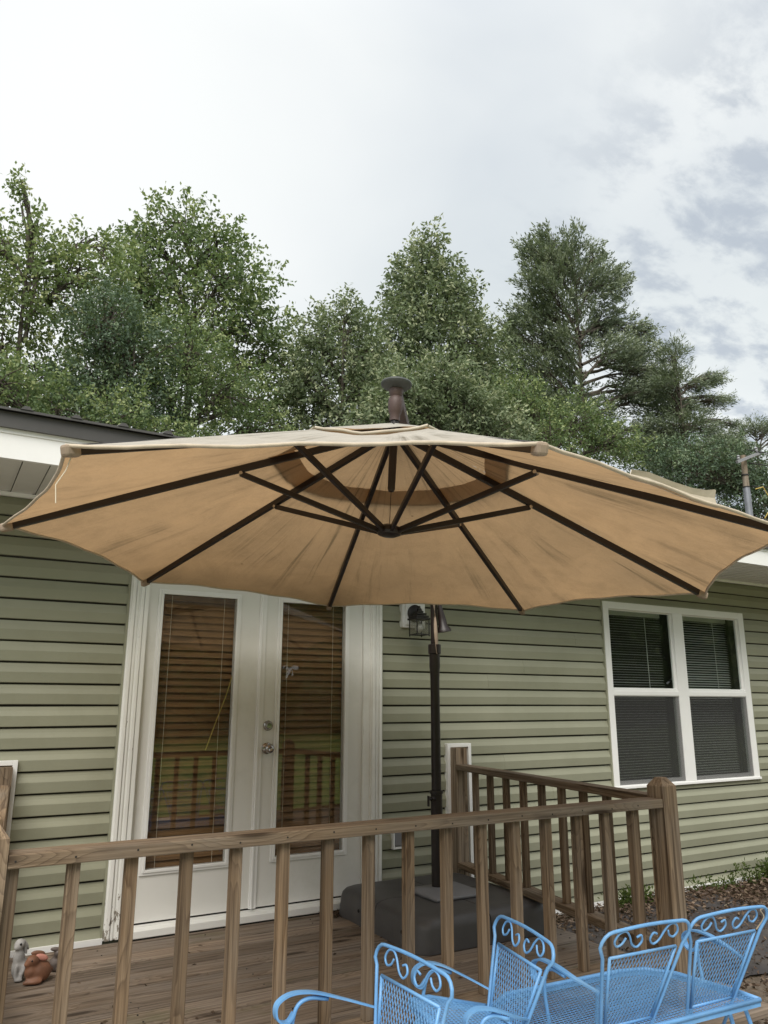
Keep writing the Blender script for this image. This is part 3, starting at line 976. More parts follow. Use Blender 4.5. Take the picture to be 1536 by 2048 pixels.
# ------------------------------------------------------------------ deck
DZ = -1.25
deck = empty('deck', (1.6, 3.5, -1.5), 'low weathered wooden deck in front of the white doors', 'deck')
yy = 4.628 - 0.0; k = 0
pitch = 0.1600
edges = []
yj = 3.949
while yj < 4.628: yj += pitch
yj -= pitch
ylist = [yj - pitch * i for i in range(0, 15)]
prevy = 4.632
for yj in ylist:
    if abs(prevy - 3.949) < .01: prevy -= .008
    y0_, y1_ = yj + .005, prevy - .005 if prevy != 4.632 else 4.632
    prevy = yj
    if y1_ < 2.42: break
    xe = 3.29 + random.uniform(-.025, .02) + (0.03 if random.random() < .3 else 0)
    dz = random.uniform(-.003, .002)
    q = MB()
    q.box(-.45, xe, y0_, y1_, DZ - .036 + dz, DZ + dz)
    o = q.build('deck_board', 'deck_wood', deck, bevel=.004, grain=(1, 0, 0))
    o.rotation_euler = (random.uniform(-.006, .006), random.uniform(-.0006, .0006), 0)
    if abs(yj - 3.949) < 0.01:
        pass
for (a, b, c_, d_) in ((-.45, 3.24, 2.40, 2.438), (-.45, 3.24, 3.40, 3.438), (-.45, 3.24, 4.58, 4.618)):
    MB().box(a, b, c_, d_, DZ - .19, DZ - .041).build('joist', 'deck_wood', deck, grain=(1, 0, 0))
for xx in (-.45, .9, 2.1, 3.20):
    MB().box(xx, xx + .038, 2.439, 4.579 if xx else 4.58, DZ - .19, DZ - .041).build('rim_joist', 'deck_wood', deck, grain=(0, 1, 0))

q = MB()
for yj in ylist:
    for xx in (.92, 2.12, 3.21, 0.3, 1.5, 2.7):
        for dy_ in (.035, .118):
            if yj + dy_ > 2.5:
                q.lathe((xx + random.uniform(-.012, .012), yj + dy_ + random.uniform(-.006, .006), DZ - .003), (0, 0, 1), [(0, .0038), (.0045, .0038)], 8)
q.build('nail_head', 'dark_gap', deck)['kind'] = 'stuff'
RT = -0.414
PZ = -0.335


def post(parent, x0, y0, zt, chamfer=True, zb=-1.62, name='post'):
    q = MB(); w = .089
    if chamfer:
        c = .034; h = .036
        a = [(x0, y0), (x0 + w, y0), (x0 + w, y0 + w), (x0, y0 + w)]
        b = [(x0 + c * .8, y0 + c * .8), (x0 + w - c * .8, y0 + c * .8), (x0 + w - c * .8, y0 + w - c * .8), (x0 + c * .8, y0 + w - c * .8)]
        vs = [(x, y, zb) for x, y in a] + [(x, y, zt - h) for x, y in a] + [(x, y, zt) for x, y in b]
        fs = [(3, 2, 1, 0), (8, 9, 10, 11)] + [(i, (i + 1) % 4, (i + 1) % 4 + 4, i + 4) for i in range(4)] + [(i + 4, (i + 1) % 4 + 4, (i + 1) % 4 + 8, i + 8) for i in range(4)]
        q.add(vs, fs)
    else:
        q.box(x0, x0 + w, y0, y0 + w, zb, zt)
    return q.build(name, 'rail_wood', parent, grain=(0, 0, 1))


rail = empty('deck_railing', (1.6, 2.55, DZ), 'long wooden front railing of the deck with square balusters, nearest the camera', 'railing', 'railings of the deck')
post(rail, 2.894, 2.511, PZ + .008)
post(rail, 0.161, 2.511, PZ)
MB().box(0.251, 2.893, 2.5125, 2.6015, RT - .038, RT).build('handrail', 'rail_wood', rail, bevel=.004, grain=(1, 0, 0))
MB().box(0.251, 2.893, 2.5125, 2.6015, -1.078, -1.040).build('bottom_rail', 'rail_wood', rail, bevel=.004, grain=(1, 0, 0))
w2 = .0175
for i in range(16):
    xb = 0.271 + 0.1645 * i
    jx, jy = random.uniform(-.004, .004), random.uniform(-.003, .003)
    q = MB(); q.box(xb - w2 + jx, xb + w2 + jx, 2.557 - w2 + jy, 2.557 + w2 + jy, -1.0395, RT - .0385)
    o = q.build('baluster', 'shaded_rail_wood', rail, bevel=.002, grain=(0, 0, 1))
    o.rotation_euler.z = 0

q = MB()
for i in range(16):
    xb = 0.271 + 0.1645 * i
    q.lathe((xb + random.uniform(-.006, .006), 2.5135, RT - .019 + random.uniform(-.004, .004)), (0, -1, 0), [(0, .0032), (.0022, .0030)], 8)
q.build('screw_head', 'dark_gap', rail)['kind'] = 'stuff'

srail = empty('deck_railing', (3.1, 3.6, DZ), 'shorter wooden side railing running back to the siding, right of the umbrella base', 'railing', 'railings of the deck')
post(srail, 3.228, 4.5665, -0.307, False, -1.30)
sd = Vector((-0.14, -1, 0)).normalized(); sn = Vector((sd.y, -sd.x, 0))


def sp(y):
    return 2.99 + (y - 2.6) * .14


MB().beam((sp(4.565), 4.565, RT - .019), (sp(2.603), 2.603, RT - .019), .089, .038).build('handrail', 'rail_wood', srail, bevel=.004, grain=sd)
MB().beam((sp(4.565), 4.565, -1.059), (sp(2.603), 2.603, -1.059), .089, .038).build('bottom_rail', 'rail_wood', srail, bevel=.004, grain=sd)
y_ = 4.367
while y_ > 2.7:
    c = Vector((sp(y_), y_, 0))
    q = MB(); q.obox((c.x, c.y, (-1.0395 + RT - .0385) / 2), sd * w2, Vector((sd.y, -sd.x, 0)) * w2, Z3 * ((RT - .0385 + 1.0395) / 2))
    q.build('baluster', 'shaded_rail_wood', srail, bevel=.002, grain=(0, 0, 1))
    y_ -= 0.195

lrail = empty('deck_railing', (0.2, 3.4, DZ), 'short wooden railing between two posts at the left edge of the photo, near the rabbits', 'railing', 'railings of the deck')
post(lrail, 0.176, 2.925, PZ)
post(lrail, 0.343, 4.5665, -0.33, False, -1.249)
MB().beam((.385, 4.565, RT - .019), (.235, 3.016, RT - .019), .085, .038).build('handrail', 'rail_wood', lrail, bevel=.004, grain=(.1, 1, 0))
MB().beam((.385, 4.565, -1.059), (.235, 3.016, -1.059), .085, .038).build('bottom_rail', 'rail_wood', lrail, bevel=.004, grain=(.1, 1, 0))

# ------------------------------------------------------------------ umbrella
# canopy geometry solved from the eight rib ends (radius 1.6 m)
UC = Vector((1.669, 2.85, 0.598)); UN = Vector((0.049, -0.012, 1)).normalized()
UR = 1.6; UPH = -2.652
E1 = (X3 - UN * UN.x).normalized(); E2 = UN.cross(E1)
COR = [UC + (E1 * math.cos(UPH - k * math.pi / 4) + E2 * math.sin(UPH - k * math.pi / 4)) * UR for k in range(8)]
APEX = UC + UN * 0.640
HUB = APEX - UN * 0.517
# real cloth is a little uneven: corner corrections measured from the photograph
COR[0] += Vector((-.022, 0, 0)); COR[1] += Vector((.035, 0, 0)); COR[2] += Vector((.03, 0, -.012))
COR[4] += Vector((-.02, 0, .005)); COR[5] += Vector((-.045, 0, -.01))
PX, PY = 2.775, 4.145
umb = empty('cantilever_umbrella', (PX, PY, DZ), 'huge tan cantilever patio umbrella with eight dark ribs over the deck', 'umbrella')


def canopy_point(k, u, v, lift=0.0, scal=0.058, sag=0.028):
    a = COR[k]; b = COR[(k + 1) % 8]
    e = a.lerp(b, u)
    bell = 4 * u * (1 - u)
    inward = (APEX - e).normalized() * scal * bell * (v ** 2)
    p = APEX.lerp(e, v) + inward
    p = p - UN * (sag * bell * 3.2 * v * (1.04 - v))
    w = 0.004 * math.sin(v * 17 + k * 2.1 + u * 5) * bell + 0.003 * math.sin(u * 23 + k * 1.3) * v
    return p + UN * (w + lift)


def cone(v0, v1, lift, NU=14, NV=20, ruffle=0.0, scal=0.058):
    vs = []; fs = []; gv = []
    for k in range(8):
        base = len(vs)
        for j in range(NV + 1):
            v = v0 + (v1 - v0) * j / NV
            for i in range(NU + 1):
                u = i / NU
                l_ = lift
                if ruffle:
                    l_ += ruffle * ((v - v0) / (v1 - v0)) ** 2 * (math.sin(u * 9 + k * 2.7) * 0.5 + 0.6 * math.sin(k * 1.9 + u * 3))
                p = canopy_point(k, u, v, l_, scal if not ruffle else .02, .028 if not ruffle else 0.0)
                vs.append(p)
                gv.append(((k + u) * 0.9, v, k * 3.1))
        W = NU + 1
        for j in range(NV):
            for i in range(NU):
                a = base + j * W + i
                fs.append((a, a + 1, a + W + 1, a + W))
    q = MB(); q.add(vs, fs); q.gv = gv
    return q


canopy = cone(0.285, 1.0, 0.0).build('canopy', 'canopy_fabric', umb, smooth=True, recalc=False)
q = cone(0.02, 0.355, 0.006, 14, 8, ruffle=0.0025)
vent = q.build('vent_cap', 'canopy_fabric', umb, smooth=True, recalc=False)
# hems
q = MB()
for k in range(8):
    q.tube([canopy_point(k, i / 12, 0.356, .011 + .003 * math.sin(i * 1.3 + k * 2.1)) for i in range(13)], .006, 6, False)
q.build('hem', 'canopy_light', vent, smooth=True)
q = MB()
for k in range(8):
    q.tube([canopy_point(k, i / 16, 1.0) for i in range(17)], .0055, 6, False)
q.build('hem', 'canopy_hem', canopy, smooth=True)
q = MB()
for k in range(8):
    for k2 in range(8):
        pass
for k in range(8):
    # ribs sit just under the cloth
    a = APEX - UN * .035; b = COR[k] - UN * .012
    dirr = (b - a).normalized()
    side = dirr.cross(UN).normalized()
    q = MB(); q.beam(a + dirr * .05, b - dirr * .015, .022, .030, UN)
    rb = q.build('rib', 'bronze_metal', umb, bevel=.003)
    # end pocket
    q = MB(); q.beam(b - dirr * .045 - UN * .004, b + dirr * .006, .030, .034, UN)
    q.build('tip_pocket', 'tan_strap', rb, bevel=.008)
    j = APEX.lerp(COR[k], .425) - UN * .046
    q = MB()
    hd = (COR[k] - UC); hd = (hd - UN * hd.dot(UN)).normalized()
    q.beam(HUB + UN * .012 + hd * .045, j, .018, .024, UN)
    q.build('strut', 'bronze_metal', umb, bevel=.003)
    q = MB(); q.lathe(j - side * .016, side, [(0, .008), (.032, .008)], 10)
    q.build('rivet', 'chrome', rb)
q = MB(); q.lathe(HUB + UN * .04, -UN, [(0, .030), (.012, .052), (.030, .056), (.044, .050), (.052, .030), (.054, .002)], 24)
q.build('hub', 'bronze_metal', umb, smooth='auto')
q = MB(); q.lathe(APEX + UN * .02, -UN, [(0, .018), (.05, .019), (.33, .017), (.342, .012), (.346, .002)], 18)
q.build('center_post', 'bronze_metal', umb, smooth='auto')
q = MB(); q.tube([APEX - UN * .32, HUB], .0017, 5); q.build('lift_cord', 'bronze_metal', umb)
q = MB(); q.lathe(APEX - UN * .06, UN, [(0, .055), (.03, .055), (.035, .02)], 20); q.build('rib_crown', 'bronze_metal', umb, smooth='auto')
# head above the canopy
q = MB()
q.lathe(APEX + UN * .015, UN, [(0, .024), (.03, .024), (.04, .029), (.065, .034), (.09, .035), (.112, .032), (.12, .025), (.13, .030), (.152, .034), (.165, .031), (.18, .026)], 14)
q.build('head_joint', 'faded_bronze', umb, smooth='auto')
q = MB(); q.lathe(APEX + UN * .172, UN, [(0, .036), (.006, .046), (.010, .062), (.018, .071), (.026, .073), (.034, .069), (.040, .055), (.043, .026), (.044, .002)], 30)
q.build('head_cap', 'cap_plastic', umb, smooth='auto')
MT = Vector((PX, PY, 1.03))
A0 = APEX + UN * .158
am = (MT - A0)
arm_pts = [A0 + am * t + Z3 * (0.10 * math.sin(math.pi * t)) * 0 for t in (0, .25, .5, .75, 1)]
q = MB(); q.beam(A0 + am * .012, MT, .046, .060, Z3); q.build('arm', 'faded_bronze', umb, bevel=.008, seg=3)
q = MB(); q.tube([A0 + am * .05 + Z3 * .035, A0 + am * .5 + Z3 * .03, MT + Z3 * .04], .0025, 5); q.build('arm_cord', 'black_metal', umb)
q = MB(); q.lathe((PX, PY, .20), Z3, [(0, .024), (.78, .022), (.80, .034), (.86, .036), (.885, .028), (.89, .003)], 18)
q.build('upper_mast', 'bronze_metal', umb, smooth='auto')
q = MB(); q.lathe((PX, PY, -1.07), Z3, [(0, .036), (.53, .036), (.531, .042), (.548, .042), (.55, .030), (1.20, .029), (1.27, .031), (1.29, .034), (1.37, .034), (1.375, .041), (1.43, .041), (1.435, .028)], 22)
q.build('mast', 'bronze_metal', umb, smooth='auto')
q = MB(); q.lathe((PX - .03, PY - .02, -.565), (-1, -.35, 0), [(0, .010), (.02, .010), (.024, .014), (.03, .014), (.033, .007), (.05, .007)], 12)
q.obox((PX - .085, PY - .04, -.575), Vector((.004, .0015, 0)), Vector((0, .009, 0)), Vector((0, 0, .030)))
q.build('height_knob', 'bronze_metal', umb, smooth='auto')
q = MB(); q.lathe((PX + .030, PY - .02, .62), (.18, 0, -1), [(0, .012), (.03, .016), (.08, .024), (.14, .030), (.16, .046), (.178, .050), (.182, .040)], 18)
q.build('crank_housing', 'bronze_metal', umb, smooth='auto')
# twisted tie strap on the mast
q = MB(); pts = []; n = 40
vs = []; fs = []
for i in range(n + 1):
    t = i / n; z = .66 - t * .36
    a = 2.2 * t * math.pi * .5 + .4
    c = Vector((PX - .026 + .022 * t, PY - .035, z)); w = .020 * (1 - .55 * t)
    dv = Vector((math.cos(a), math.sin(a) * .5, 0))
    for s2 in (-1, 1):
        vs.append(c + dv * w * s2)
    for s2 in (1, -1):
        vs.append(c + dv * w * s2 + Vector((0, -.003, 0)))
for i in range(n):
    for j in range(4):
        fs.append((i * 4 + j, i * 4 + (j + 1) % 4, (i + 1) * 4 + (j + 1) % 4, (i + 1) * 4 + j))
q.add(vs, fs); q.build('tie_strap', 'tan_strap', umb, smooth=True)
# loose thread at the near left corner
c0 = COR[0]
q = MB(); q.tube([c0 + Vector((.02, .02, -.02)), c0 + Vector((.01, .02, -.06)), c0 + Vector((-.01, .03, -.10)), c0 + Vector((-.005, .03, -.15))], .0016, 5)
q.build('loose_thread', 'thread', umb)
# cloth flap standing above the near right edge
fl = MB(); ring = []
pa, pb = COR[6], COR[7]
vs = []; fs = []
prof_t = [(0.34, .004), (0.35, .024), (.42, .030), (.52, .030), (.60, .036), (.66, .042), (.695, .052), (.70, .051)]
for (t, h) in prof_t:
    p = canopy_point(6, 1 - t, 1.0) + (APEX - pb.lerp(pa, t)).normalized() * .025
    for (dy, dz) in ((0, -.006), (.006, h * .5), (0, h), (.004, h), (.010, h * .5), (.004, -.006)):
        vs.append(p + Vector((0, dy, dz)))
m_ = 6
for i in range(len(prof_t) - 1):
    for j in range(m_):
        fs.append((i * m_ + j, i * m_ + (j + 1) % m_, (i + 1) * m_ + (j + 1) % m_, (i + 1) * m_ + j))
fs.append(tuple(range(m_))); fs.append(tuple((len(prof_t) - 1) * m_ + j for j in range(m_)))
fl.add(vs, fs).build('cover_flap', 'canopy_light', umb)

# base: four weights with a mast plate
bx0, bx1, by0, by1 = 2.315, 3.235, 3.625, 4.600
bm_, bn_ = (bx0 + bx1) / 2, (by0 + by1) / 2
first = None
for (a, b, c_, d_) in ((bx0, bm_ - .003, by0, bn_ - .003), (bm_ + .003, bx1, by0, bn_ - .003), (bx0, bm_ - .003, bn_ + .003, by1), (bm_ + .003, bx1, bn_ + .003, by1)):
    me_b = bmesh.new()
    r_o = .085
    # outline with one big rounded outer corner
    ox = a if a == bx0 else b; oy = c_ if c_ == by0 else d_
    cxx = ox + (r_o if ox == a else -r_o); cyy = oy + (r_o if oy == c_ else -r_o)
    pts = [(a, c_), (b, c_), (b, d_), (a, d_)]
    out_ = []
    for (x, y) in pts:
        if x == ox and y == oy:
            angs = [math.atan2(y - cyy, x - cxx) + t for t in (-.785, -.52, -.26, 0, .26, .52, .785)]
            arc = [(cxx + r_o * math.cos(t), cyy + r_o * math.sin(t)) for t in angs]
            out_ += arc
        else:
            out_.append((x, y))
    zb_, zt_ = DZ + .002, -1.088
    layers = [(zb_, 0.0), (zt_ - .055, .010), (zt_ - .030, .016), (zt_ - .012, .030), (zt_ - .002, .052), (zt_ + .006, .10)]
    vs = []; fs = []; N_ = len(out_)
    mxx, myy = (b if ox == a else a), (d_ if oy == c_ else c_)
    for (z, ins) in layers:
        for (x, y) in out_:
            ix = ins if abs(x - ox) < abs(b - a) - .001 else 0
            iy = ins if abs(y - oy) < abs(d_ - c_) - .001 else 0
            fx = 1 if mxx > x else (-1 if mxx < x else 0); fy = 1 if myy > y else (-1 if myy < y else 0)
            vs.append((x + fx * min(ins, abs(mxx - x)), y + fy * min(ins, abs(myy - y)), z))
    for i in range(len(layers) - 1):
        for j in range(N_):
            fs.append((i * N_ + j, i * N_ + (j + 1) % N_, (i + 1) * N_ + (j + 1) % N_, (i + 1) * N_ + j))
    fs.append(tuple(range(N_))[::-1]); fs.append(tuple((len(layers) - 1) * N_ + j for j in range(N_)))
    MB().add(vs, fs).build('base_weight', 'base_plastic', umb, smooth='auto')
    me_b.free()
q = MB()
q.obox((PX - .01, PY - .10, -1.071), Vector((.175, 0, 0)), Vector((0, .165, 0)), Z3 * .010)
q.build('mast_plate', 'plate_plastic', umb, bevel=.009, seg=3, smooth='auto')
for (x, y) in ((bx0 - .001, 3.80), (bx0 - .001, 4.28)):
    MB().lathe((x, y, -1.17), (-1, 0, 0), [(0, .009), (.004, .009), (.005, .001)], 12).build('fill_plug', 'dark_gap', umb)


# ------------------------------------------------------------------ rabbits
RS = [1.0, (0, 0, 0)]


def ell(q, c, rx, ry, rz, n=14, rot=0.0, tilt=0.0):
    vs = []; fs = []
    k_, o_ = RS; c = [o_[i] + (c[i] - o_[i]) * k_ for i in range(3)]; rx *= k_; ry *= k_; rz *= k_
    for i in range(n + 1):
        ph = math.pi * i / n
        for j in range(n):
            th = 2 * math.pi * j / n
            p = Vector((rx * math.sin(ph) * math.cos(th), ry * math.sin(ph) * math.sin(th), rz * math.cos(ph)))
            p.rotate(Matrix.Rotation(tilt, 3, 'Y')); p.rotate(Matrix.Rotation(rot, 3, 'Z'))
            vs.append(Vector(c) + p)
    for i in range(n):
        for j in range(n):
            fs.append((i * n + j, i * n + (j + 1) % n, (i + 1) * n + (j + 1) % n, (i + 1) * n + j))
    return q.add(vs, fs)


def fuse(o, vox=.006):
    md = o.modifiers.new('fuse', 'REMESH'); md.mode = 'VOXEL'; md.voxel_size = vox; md.use_smooth_shade = True
    s_ = o.modifiers.new('soft', 'SMOOTH'); s_.iterations = 5; s_.factor = .6


rz0 = DZ + .002
# brown crouching rabbit, facing left
RS[:] = [.86, (.60, 4.20, rz0)]
rb1 = empty('rabbit_figurine', (.60, 4.20, rz0), 'brown crouching rabbit figurine with a pink ear on the deck boards', 'figurine', 'rabbit figurines on the deck')
q = MB(); B = (.60, 4.20, rz0)
ell(q, (.605, 4.205, rz0 + .052), .062, .048, .056, rot=.2); ell(q, (.620, 4.21, rz0 + .045), .045, .047, .046)
ell(q, (.560, 4.19, rz0 + .060), .034, .033, .040); ell(q, (.566, 4.185, rz0 + .112), .038, .028, .029, rot=.2, tilt=.2)
ell(q, (.538, 4.178, rz0 + .100), .018, .017, .016); ell(q, (.548, 4.165, rz0 + .014), .030, .012, .013); ell(q, (.585, 4.155, rz0 + .016), .036, .015, .014)
ell(q, (.662, 4.22, rz0 + .05), .016, .016, .016)
fuse(q.build('body', 'rabbit_brown', rb1, smooth=True))
q = MB(); ell(q, (.608, 4.183, rz0 + .124), .034, .010, .016, tilt=.35); q.build('ear', 'ear_pink', rb1, smooth=True)
q = MB(); ell(q, (.590, 4.205, rz0 + .140), .036, .009, .014, tilt=.15); q.build('ear', 'rabbit_brown', rb1, smooth=True)
q = MB(); ell(q, (.558, 4.160, rz0 + .117), .005, .004, .005, 8); q.build('eye', 'eye_black', rb1, smooth=True)
# white upright rabbit behind it
RS[:] = [.74, (.53, 4.28, rz0)]
rb2 = empty('rabbit_figurine', (.53, 4.28, rz0), 'white and grey upright rabbit figurine half hidden by the baluster', 'figurine', 'rabbit figurines on the deck')
q = MB()
ell(q, (.525, 4.28, rz0 + .07), .048, .045, .075); ell(q, (.515, 4.27, rz0 + .13), .036, .034, .055); ell(q, (.512, 4.262, rz0 + .205), .034, .028, .036, tilt=.2)
ell(q, (.495, 4.25, rz0 + .19), .018, .017, .016); ell(q, (.540, 4.235, rz0 + .05), .014, .013, .05, tilt=.35); ell(q, (.520, 4.225, rz0 + .012), .03, .014, .012); ell(q, (.50, 4.23, rz0 + .05), .013, .012, .05)
fuse(q.build('body', 'rabbit_white', rb2, smooth=True))
q = MB(); ell(q, (.545, 4.27, rz0 + .185), .011, .010, .042, tilt=-.25); ell(q, (.552, 4.285, rz0 + .195), .010, .010, .036, tilt=-.5)
q.build('ear', 'rabbit_white', rb2, smooth=True)
q = MB(); ell(q, (.515, 4.235, rz0 + .212), .007, .005, .007, 8); q.build('eye', 'eye_black', rb2, smooth=True)
# small dark rabbit on the right
RS[:] = [.85, (.69, 4.30, rz0)]
rb3 = empty('rabbit_figurine', (.69, 4.30, rz0), 'small dark grey rabbit figurine behind the brown one', 'figurine', 'rabbit figurines on the deck')
q = MB()
ell(q, (.690, 4.32, rz0 + .04), .040, .036, .042); ell(q, (.700, 4.305, rz0 + .095), .028, .025, .026); ell(q, (.718, 4.295, rz0 + .092), .014, .013, .012); ell(q, (.71, 4.29, rz0 + .014), .026, .013, .012)
fuse(q.build('body', 'rabbit_grey', rb3, smooth=True))
q = MB(); ell(q, (.682, 4.30, rz0 + .118), .030, .009, .012, tilt=.2); ell(q, (.712, 4.31, rz0 + .120), .011, .008, .018)
q.build('ear', 'rabbit_grey', rb3, smooth=True)


# ------------------------------------------------------------------ blue wrought iron seats
def scroll(pts, n=8):
    """catmull-rom through 3D points"""
    P_ = [Vector(p) for p in pts]; P_ = [P_[0] * 2 - P_[1]] + P_ + [P_[-1] * 2 - P_[-2]]
    o_ = []
    for i in range(1, len(P_) - 2):
        for s_ in range(n):
            t = s_ / n
            a, b, c, d = P_[i - 1:i + 3]
            o_.append(.5 * ((2 * b) + (c - a) * t + (2 * a - 5 * b + 4 * c - d) * t * t + (3 * b - a - 3 * c + d) * t ** 3))
    o_.append(P_[-2])
    return o_


def clip_poly(poly, p, q):
    """clip segment p-q to a convex polygon (2D, ccw)"""
    t0, t1 = 0.0, 1.0; d = (q[0] - p[0], q[1] - p[1]); n = len(poly)
    for i in range(n):
        a = poly[i]; b = poly[(i + 1) % n]
        nx_, ny_ = -(b[1] - a[1]), (b[0] - a[0])
        den = nx_ * d[0] + ny_ * d[1]; num = nx_ * (a[0] - p[0]) + ny_ * (a[1] - p[1])
        if abs(den) < 1e-12:
            if num > 0: return None
            continue
        t = num / den
        if den > 0: t0 = max(t0, t)
        else: t1 = min(t1, t)
    if t0 >= t1: return None
    return (p[0] + d[0] * t0, p[1] + d[1] * t0), (p[0] + d[0] * t1, p[1] + d[1] * t1)


def mesh_panel(poly, to3, pa=.034, pb=.0155, th=.0019, hh=.0008):
    """expanded metal: wavy strands crossing in diamonds, clipped to the panel; poly 2D ccw"""
    q = MB()
    xs_ = [p[0] for p in poly]; ys_ = [p[1] for p in poly]
    x0, x1, y0, y1 = min(xs_), max(xs_), min(ys_), max(ys_)
    # diamonds long in y (pa), short in x (pb)
    sl = pa / pb
    nrm = Vector((0, 0, 0))
    o0 = to3(0, 0); ex = to3(1, 0) - o0; ey = to3(0, 1) - o0; nz = ex.cross(ey).normalized()
    for sg in (-1, 1):
        c = -(x1 - x0) * sl - 2 * pa
        lim = (x1 - x0) * sl + (y1 - y0) + 2 * pa
        base_y = y0
        cc = y0 - (x1 - x0) * sl - pa
        while cc < y1 + (x1 - x0) * sl + pa:
            if sg > 0: s_ = clip_poly(poly, (x0, cc), (x1, cc + (x1 - x0) * sl))
            else: s_ = clip_poly(poly, (x0, cc), (x1, cc - (x1 - x0) * sl))
            if s_:
                a = to3(*s_[0]); b = to3(*s_[1])
                if (b - a).length > .004:
                    d = (b - a).normalized(); w = d.cross(nz)
                    q.obox((a + b) / 2, d * (b - a).length / 2, w * th / 2 * 1.0, nz * hh)
            cc += pa
    return q


def seat_back(parent, frm, hwt, hwb, ht, ln_, extra=True, off=0.0):
    """frm(a,b,c): a right, b forward, c up"""
    def P2(a, c):   # point in the back plane, a sideways, c up along the back
        return frm(off + a, -ln_ * c / ht, c)
    hw = lambda c: hwb + (hwt - hwb) * c / ht
    rr = .045
    pts = [P2(-hw(-.10), -.10), P2(-hw(0), 0)]
    for t in (.25, .5, .75): pts.append(P2(-hw(ht * t), ht * t))
    arc = []
    for t in np.linspace(0, 1, 5):
        a_ = math.pi / 2 * t
        arc.append((-hwt + rr * (1 - math.cos(a_)), ht - rr + rr * math.sin(a_)))
    pts += [P2(a, c) for a, c in arc]
    n_ = 6
    for i in range(1, n_):
        t = i / n_; a = -hwt + rr + (2 * hwt - 2 * rr) * t
        pts.append(P2(a, ht + .006 * math.sin(math.pi * t)))
    pts += [P2(-a, c) for a, c in arc[::-1]]
    for t in (.75, .5, .25): pts.append(P2(hw(ht * t), ht * t))
    pts += [P2(hw(0), 0), P2(hw(-.10), -.10)]
    MB().tube(pts, .0058, 8).build('back_hoop', 'blue_paint', parent, smooth=True)
    # inner panel
    it, ib = ht - .085, .005
    pw_t, pw_b = hw(it) - .030, hw(ib) - .016
    poly = [(-pw_b, ib), (pw_b, ib), (pw_t, it), (-pw_t, it)]
    c4 = [P2(*p) for p in poly]
    q = MB()
    for i in range(4):
        q.tube([c4[i], c4[(i + 1) % 4]], .0054, 6)
    q.build('panel_frame', 'blue_paint', parent, smooth=True)
    ins = .004
    poly2 = [(-pw_b + ins, ib + ins), (pw_b - ins, ib + ins), (pw_t - ins, it - ins), (-pw_t + ins, it - ins)]
    mp_ = mesh_panel(poly2, P2).build('mesh_panel', 'blue_paint', parent)
    mp_['kind'] = 'stuff'
    # scrollwork between panel and hoop: two S curls mirrored
    h = ht - it
    for sg in (-1, 1):
        s1 = [(.86, .50), (.80, .72), (.66, .80), (.58, .55), (.70, .18), (.88, .10), (.98, .32), (.93, .80)]
        W = pw_t + .004
        pts = [(-.62, .66), (-.70, .44), (-.84, .36), (-.93, .58), (-.84, .86), (-.66, .92), (-.52, .70), (-.40, .34), (-.24, .20), (-.12, .42), (-.18, .66), (-.30, .60)]
        pp = [P2(-sg * a * W, it + .006 + b * h * .95) for a, b in pts]
        MB().tube(scroll(pp, 5), .0036, 6).build('scroll', 'blue_paint', parent, smooth=True)


def arm_piece(parent, frm, a0, a1, ah, al, bk, drop=.16, wide=.012):
    """flat arm from the back post to a curled front and down to the leg"""
    pts = [frm(a0, bk, ah), frm(a0 * .3 + a1 * .7, bk + al * .30, ah + .018), frm(a1, bk + al * .62, ah + .036), frm(a1, bk + al * .86, ah + .034), frm(a1, bk + al * .99, ah + .008), frm(a1, bk + al * .97, ah - .030), frm(a1, bk + al * .86, ah - .040), frm(a1, bk + al * .80, ah - .016)]
    P_ = scroll(pts, 6)
    side = (frm(1, 0, 0) - frm(0, 0, 0)).normalized()
    vs = []; fs = []
    for i, p in enumerate(P_):
        t = (P_[min(i + 1, len(P_) - 1)] - P_[max(i - 1, 0)]).normalized()
        nn_ = t.cross(side).normalized(); f = min(1, i / len(P_) * 3 + .3)
        w = wide * f
        for (s_, h_) in ((-1, -.003), (1, -.003), (1, .003), (-1, .003)):
            vs.append(p + side * w * s_ + nn_ * h_)
    for i in range(len(P_) - 1):
        for j in range(4):
            fs.append((i * 4 + j, i * 4 + (j + 1) % 4, (i + 1) * 4 + (j + 1) % 4, (i + 1) * 4 + j))
    fs.append((3, 2, 1, 0)); m_ = (len(P_) - 1) * 4; fs.append((m_, m_ + 1, m_ + 2, m_ + 3))
    MB().add(vs, fs).build('arm', 'blue_paint', parent, smooth='auto')
    # under-arm rod bending down into the front leg
    pts = [frm(a1, bk + al * .45, ah + .016), frm(a1, bk + al * .66, ah + .020), frm(a1, bk + al * .78, ah - .004), frm(a1, bk + al * .80, ah - .07), frm(a1, bk + al * .74, ah - drop)]
    MB().tube(scroll(pts, 5), .0065, 8).build('arm_support', 'blue_paint', parent, smooth=True)


def frame_fn(x, y, z, th, ti=0.0):
    v = Vector((math.cos(th) * math.cos(ti), math.sin(th) * math.cos(ti), math.sin(ti)))
    w = Vector((-math.cos(th) * math.sin(ti), -math.sin(th) * math.sin(ti), math.cos(ti)))
    u = v.cross(w); O = Vector((x, y, z))
    return lambda a, b, c: O + u * a + v * b + w * c


GZ = -1.56


def rods(parent, name, plist, r=.0075):
    for pl in plist:
        MB().tube(pl, r, 8).build(name, 'blue_paint', parent, smooth=True)


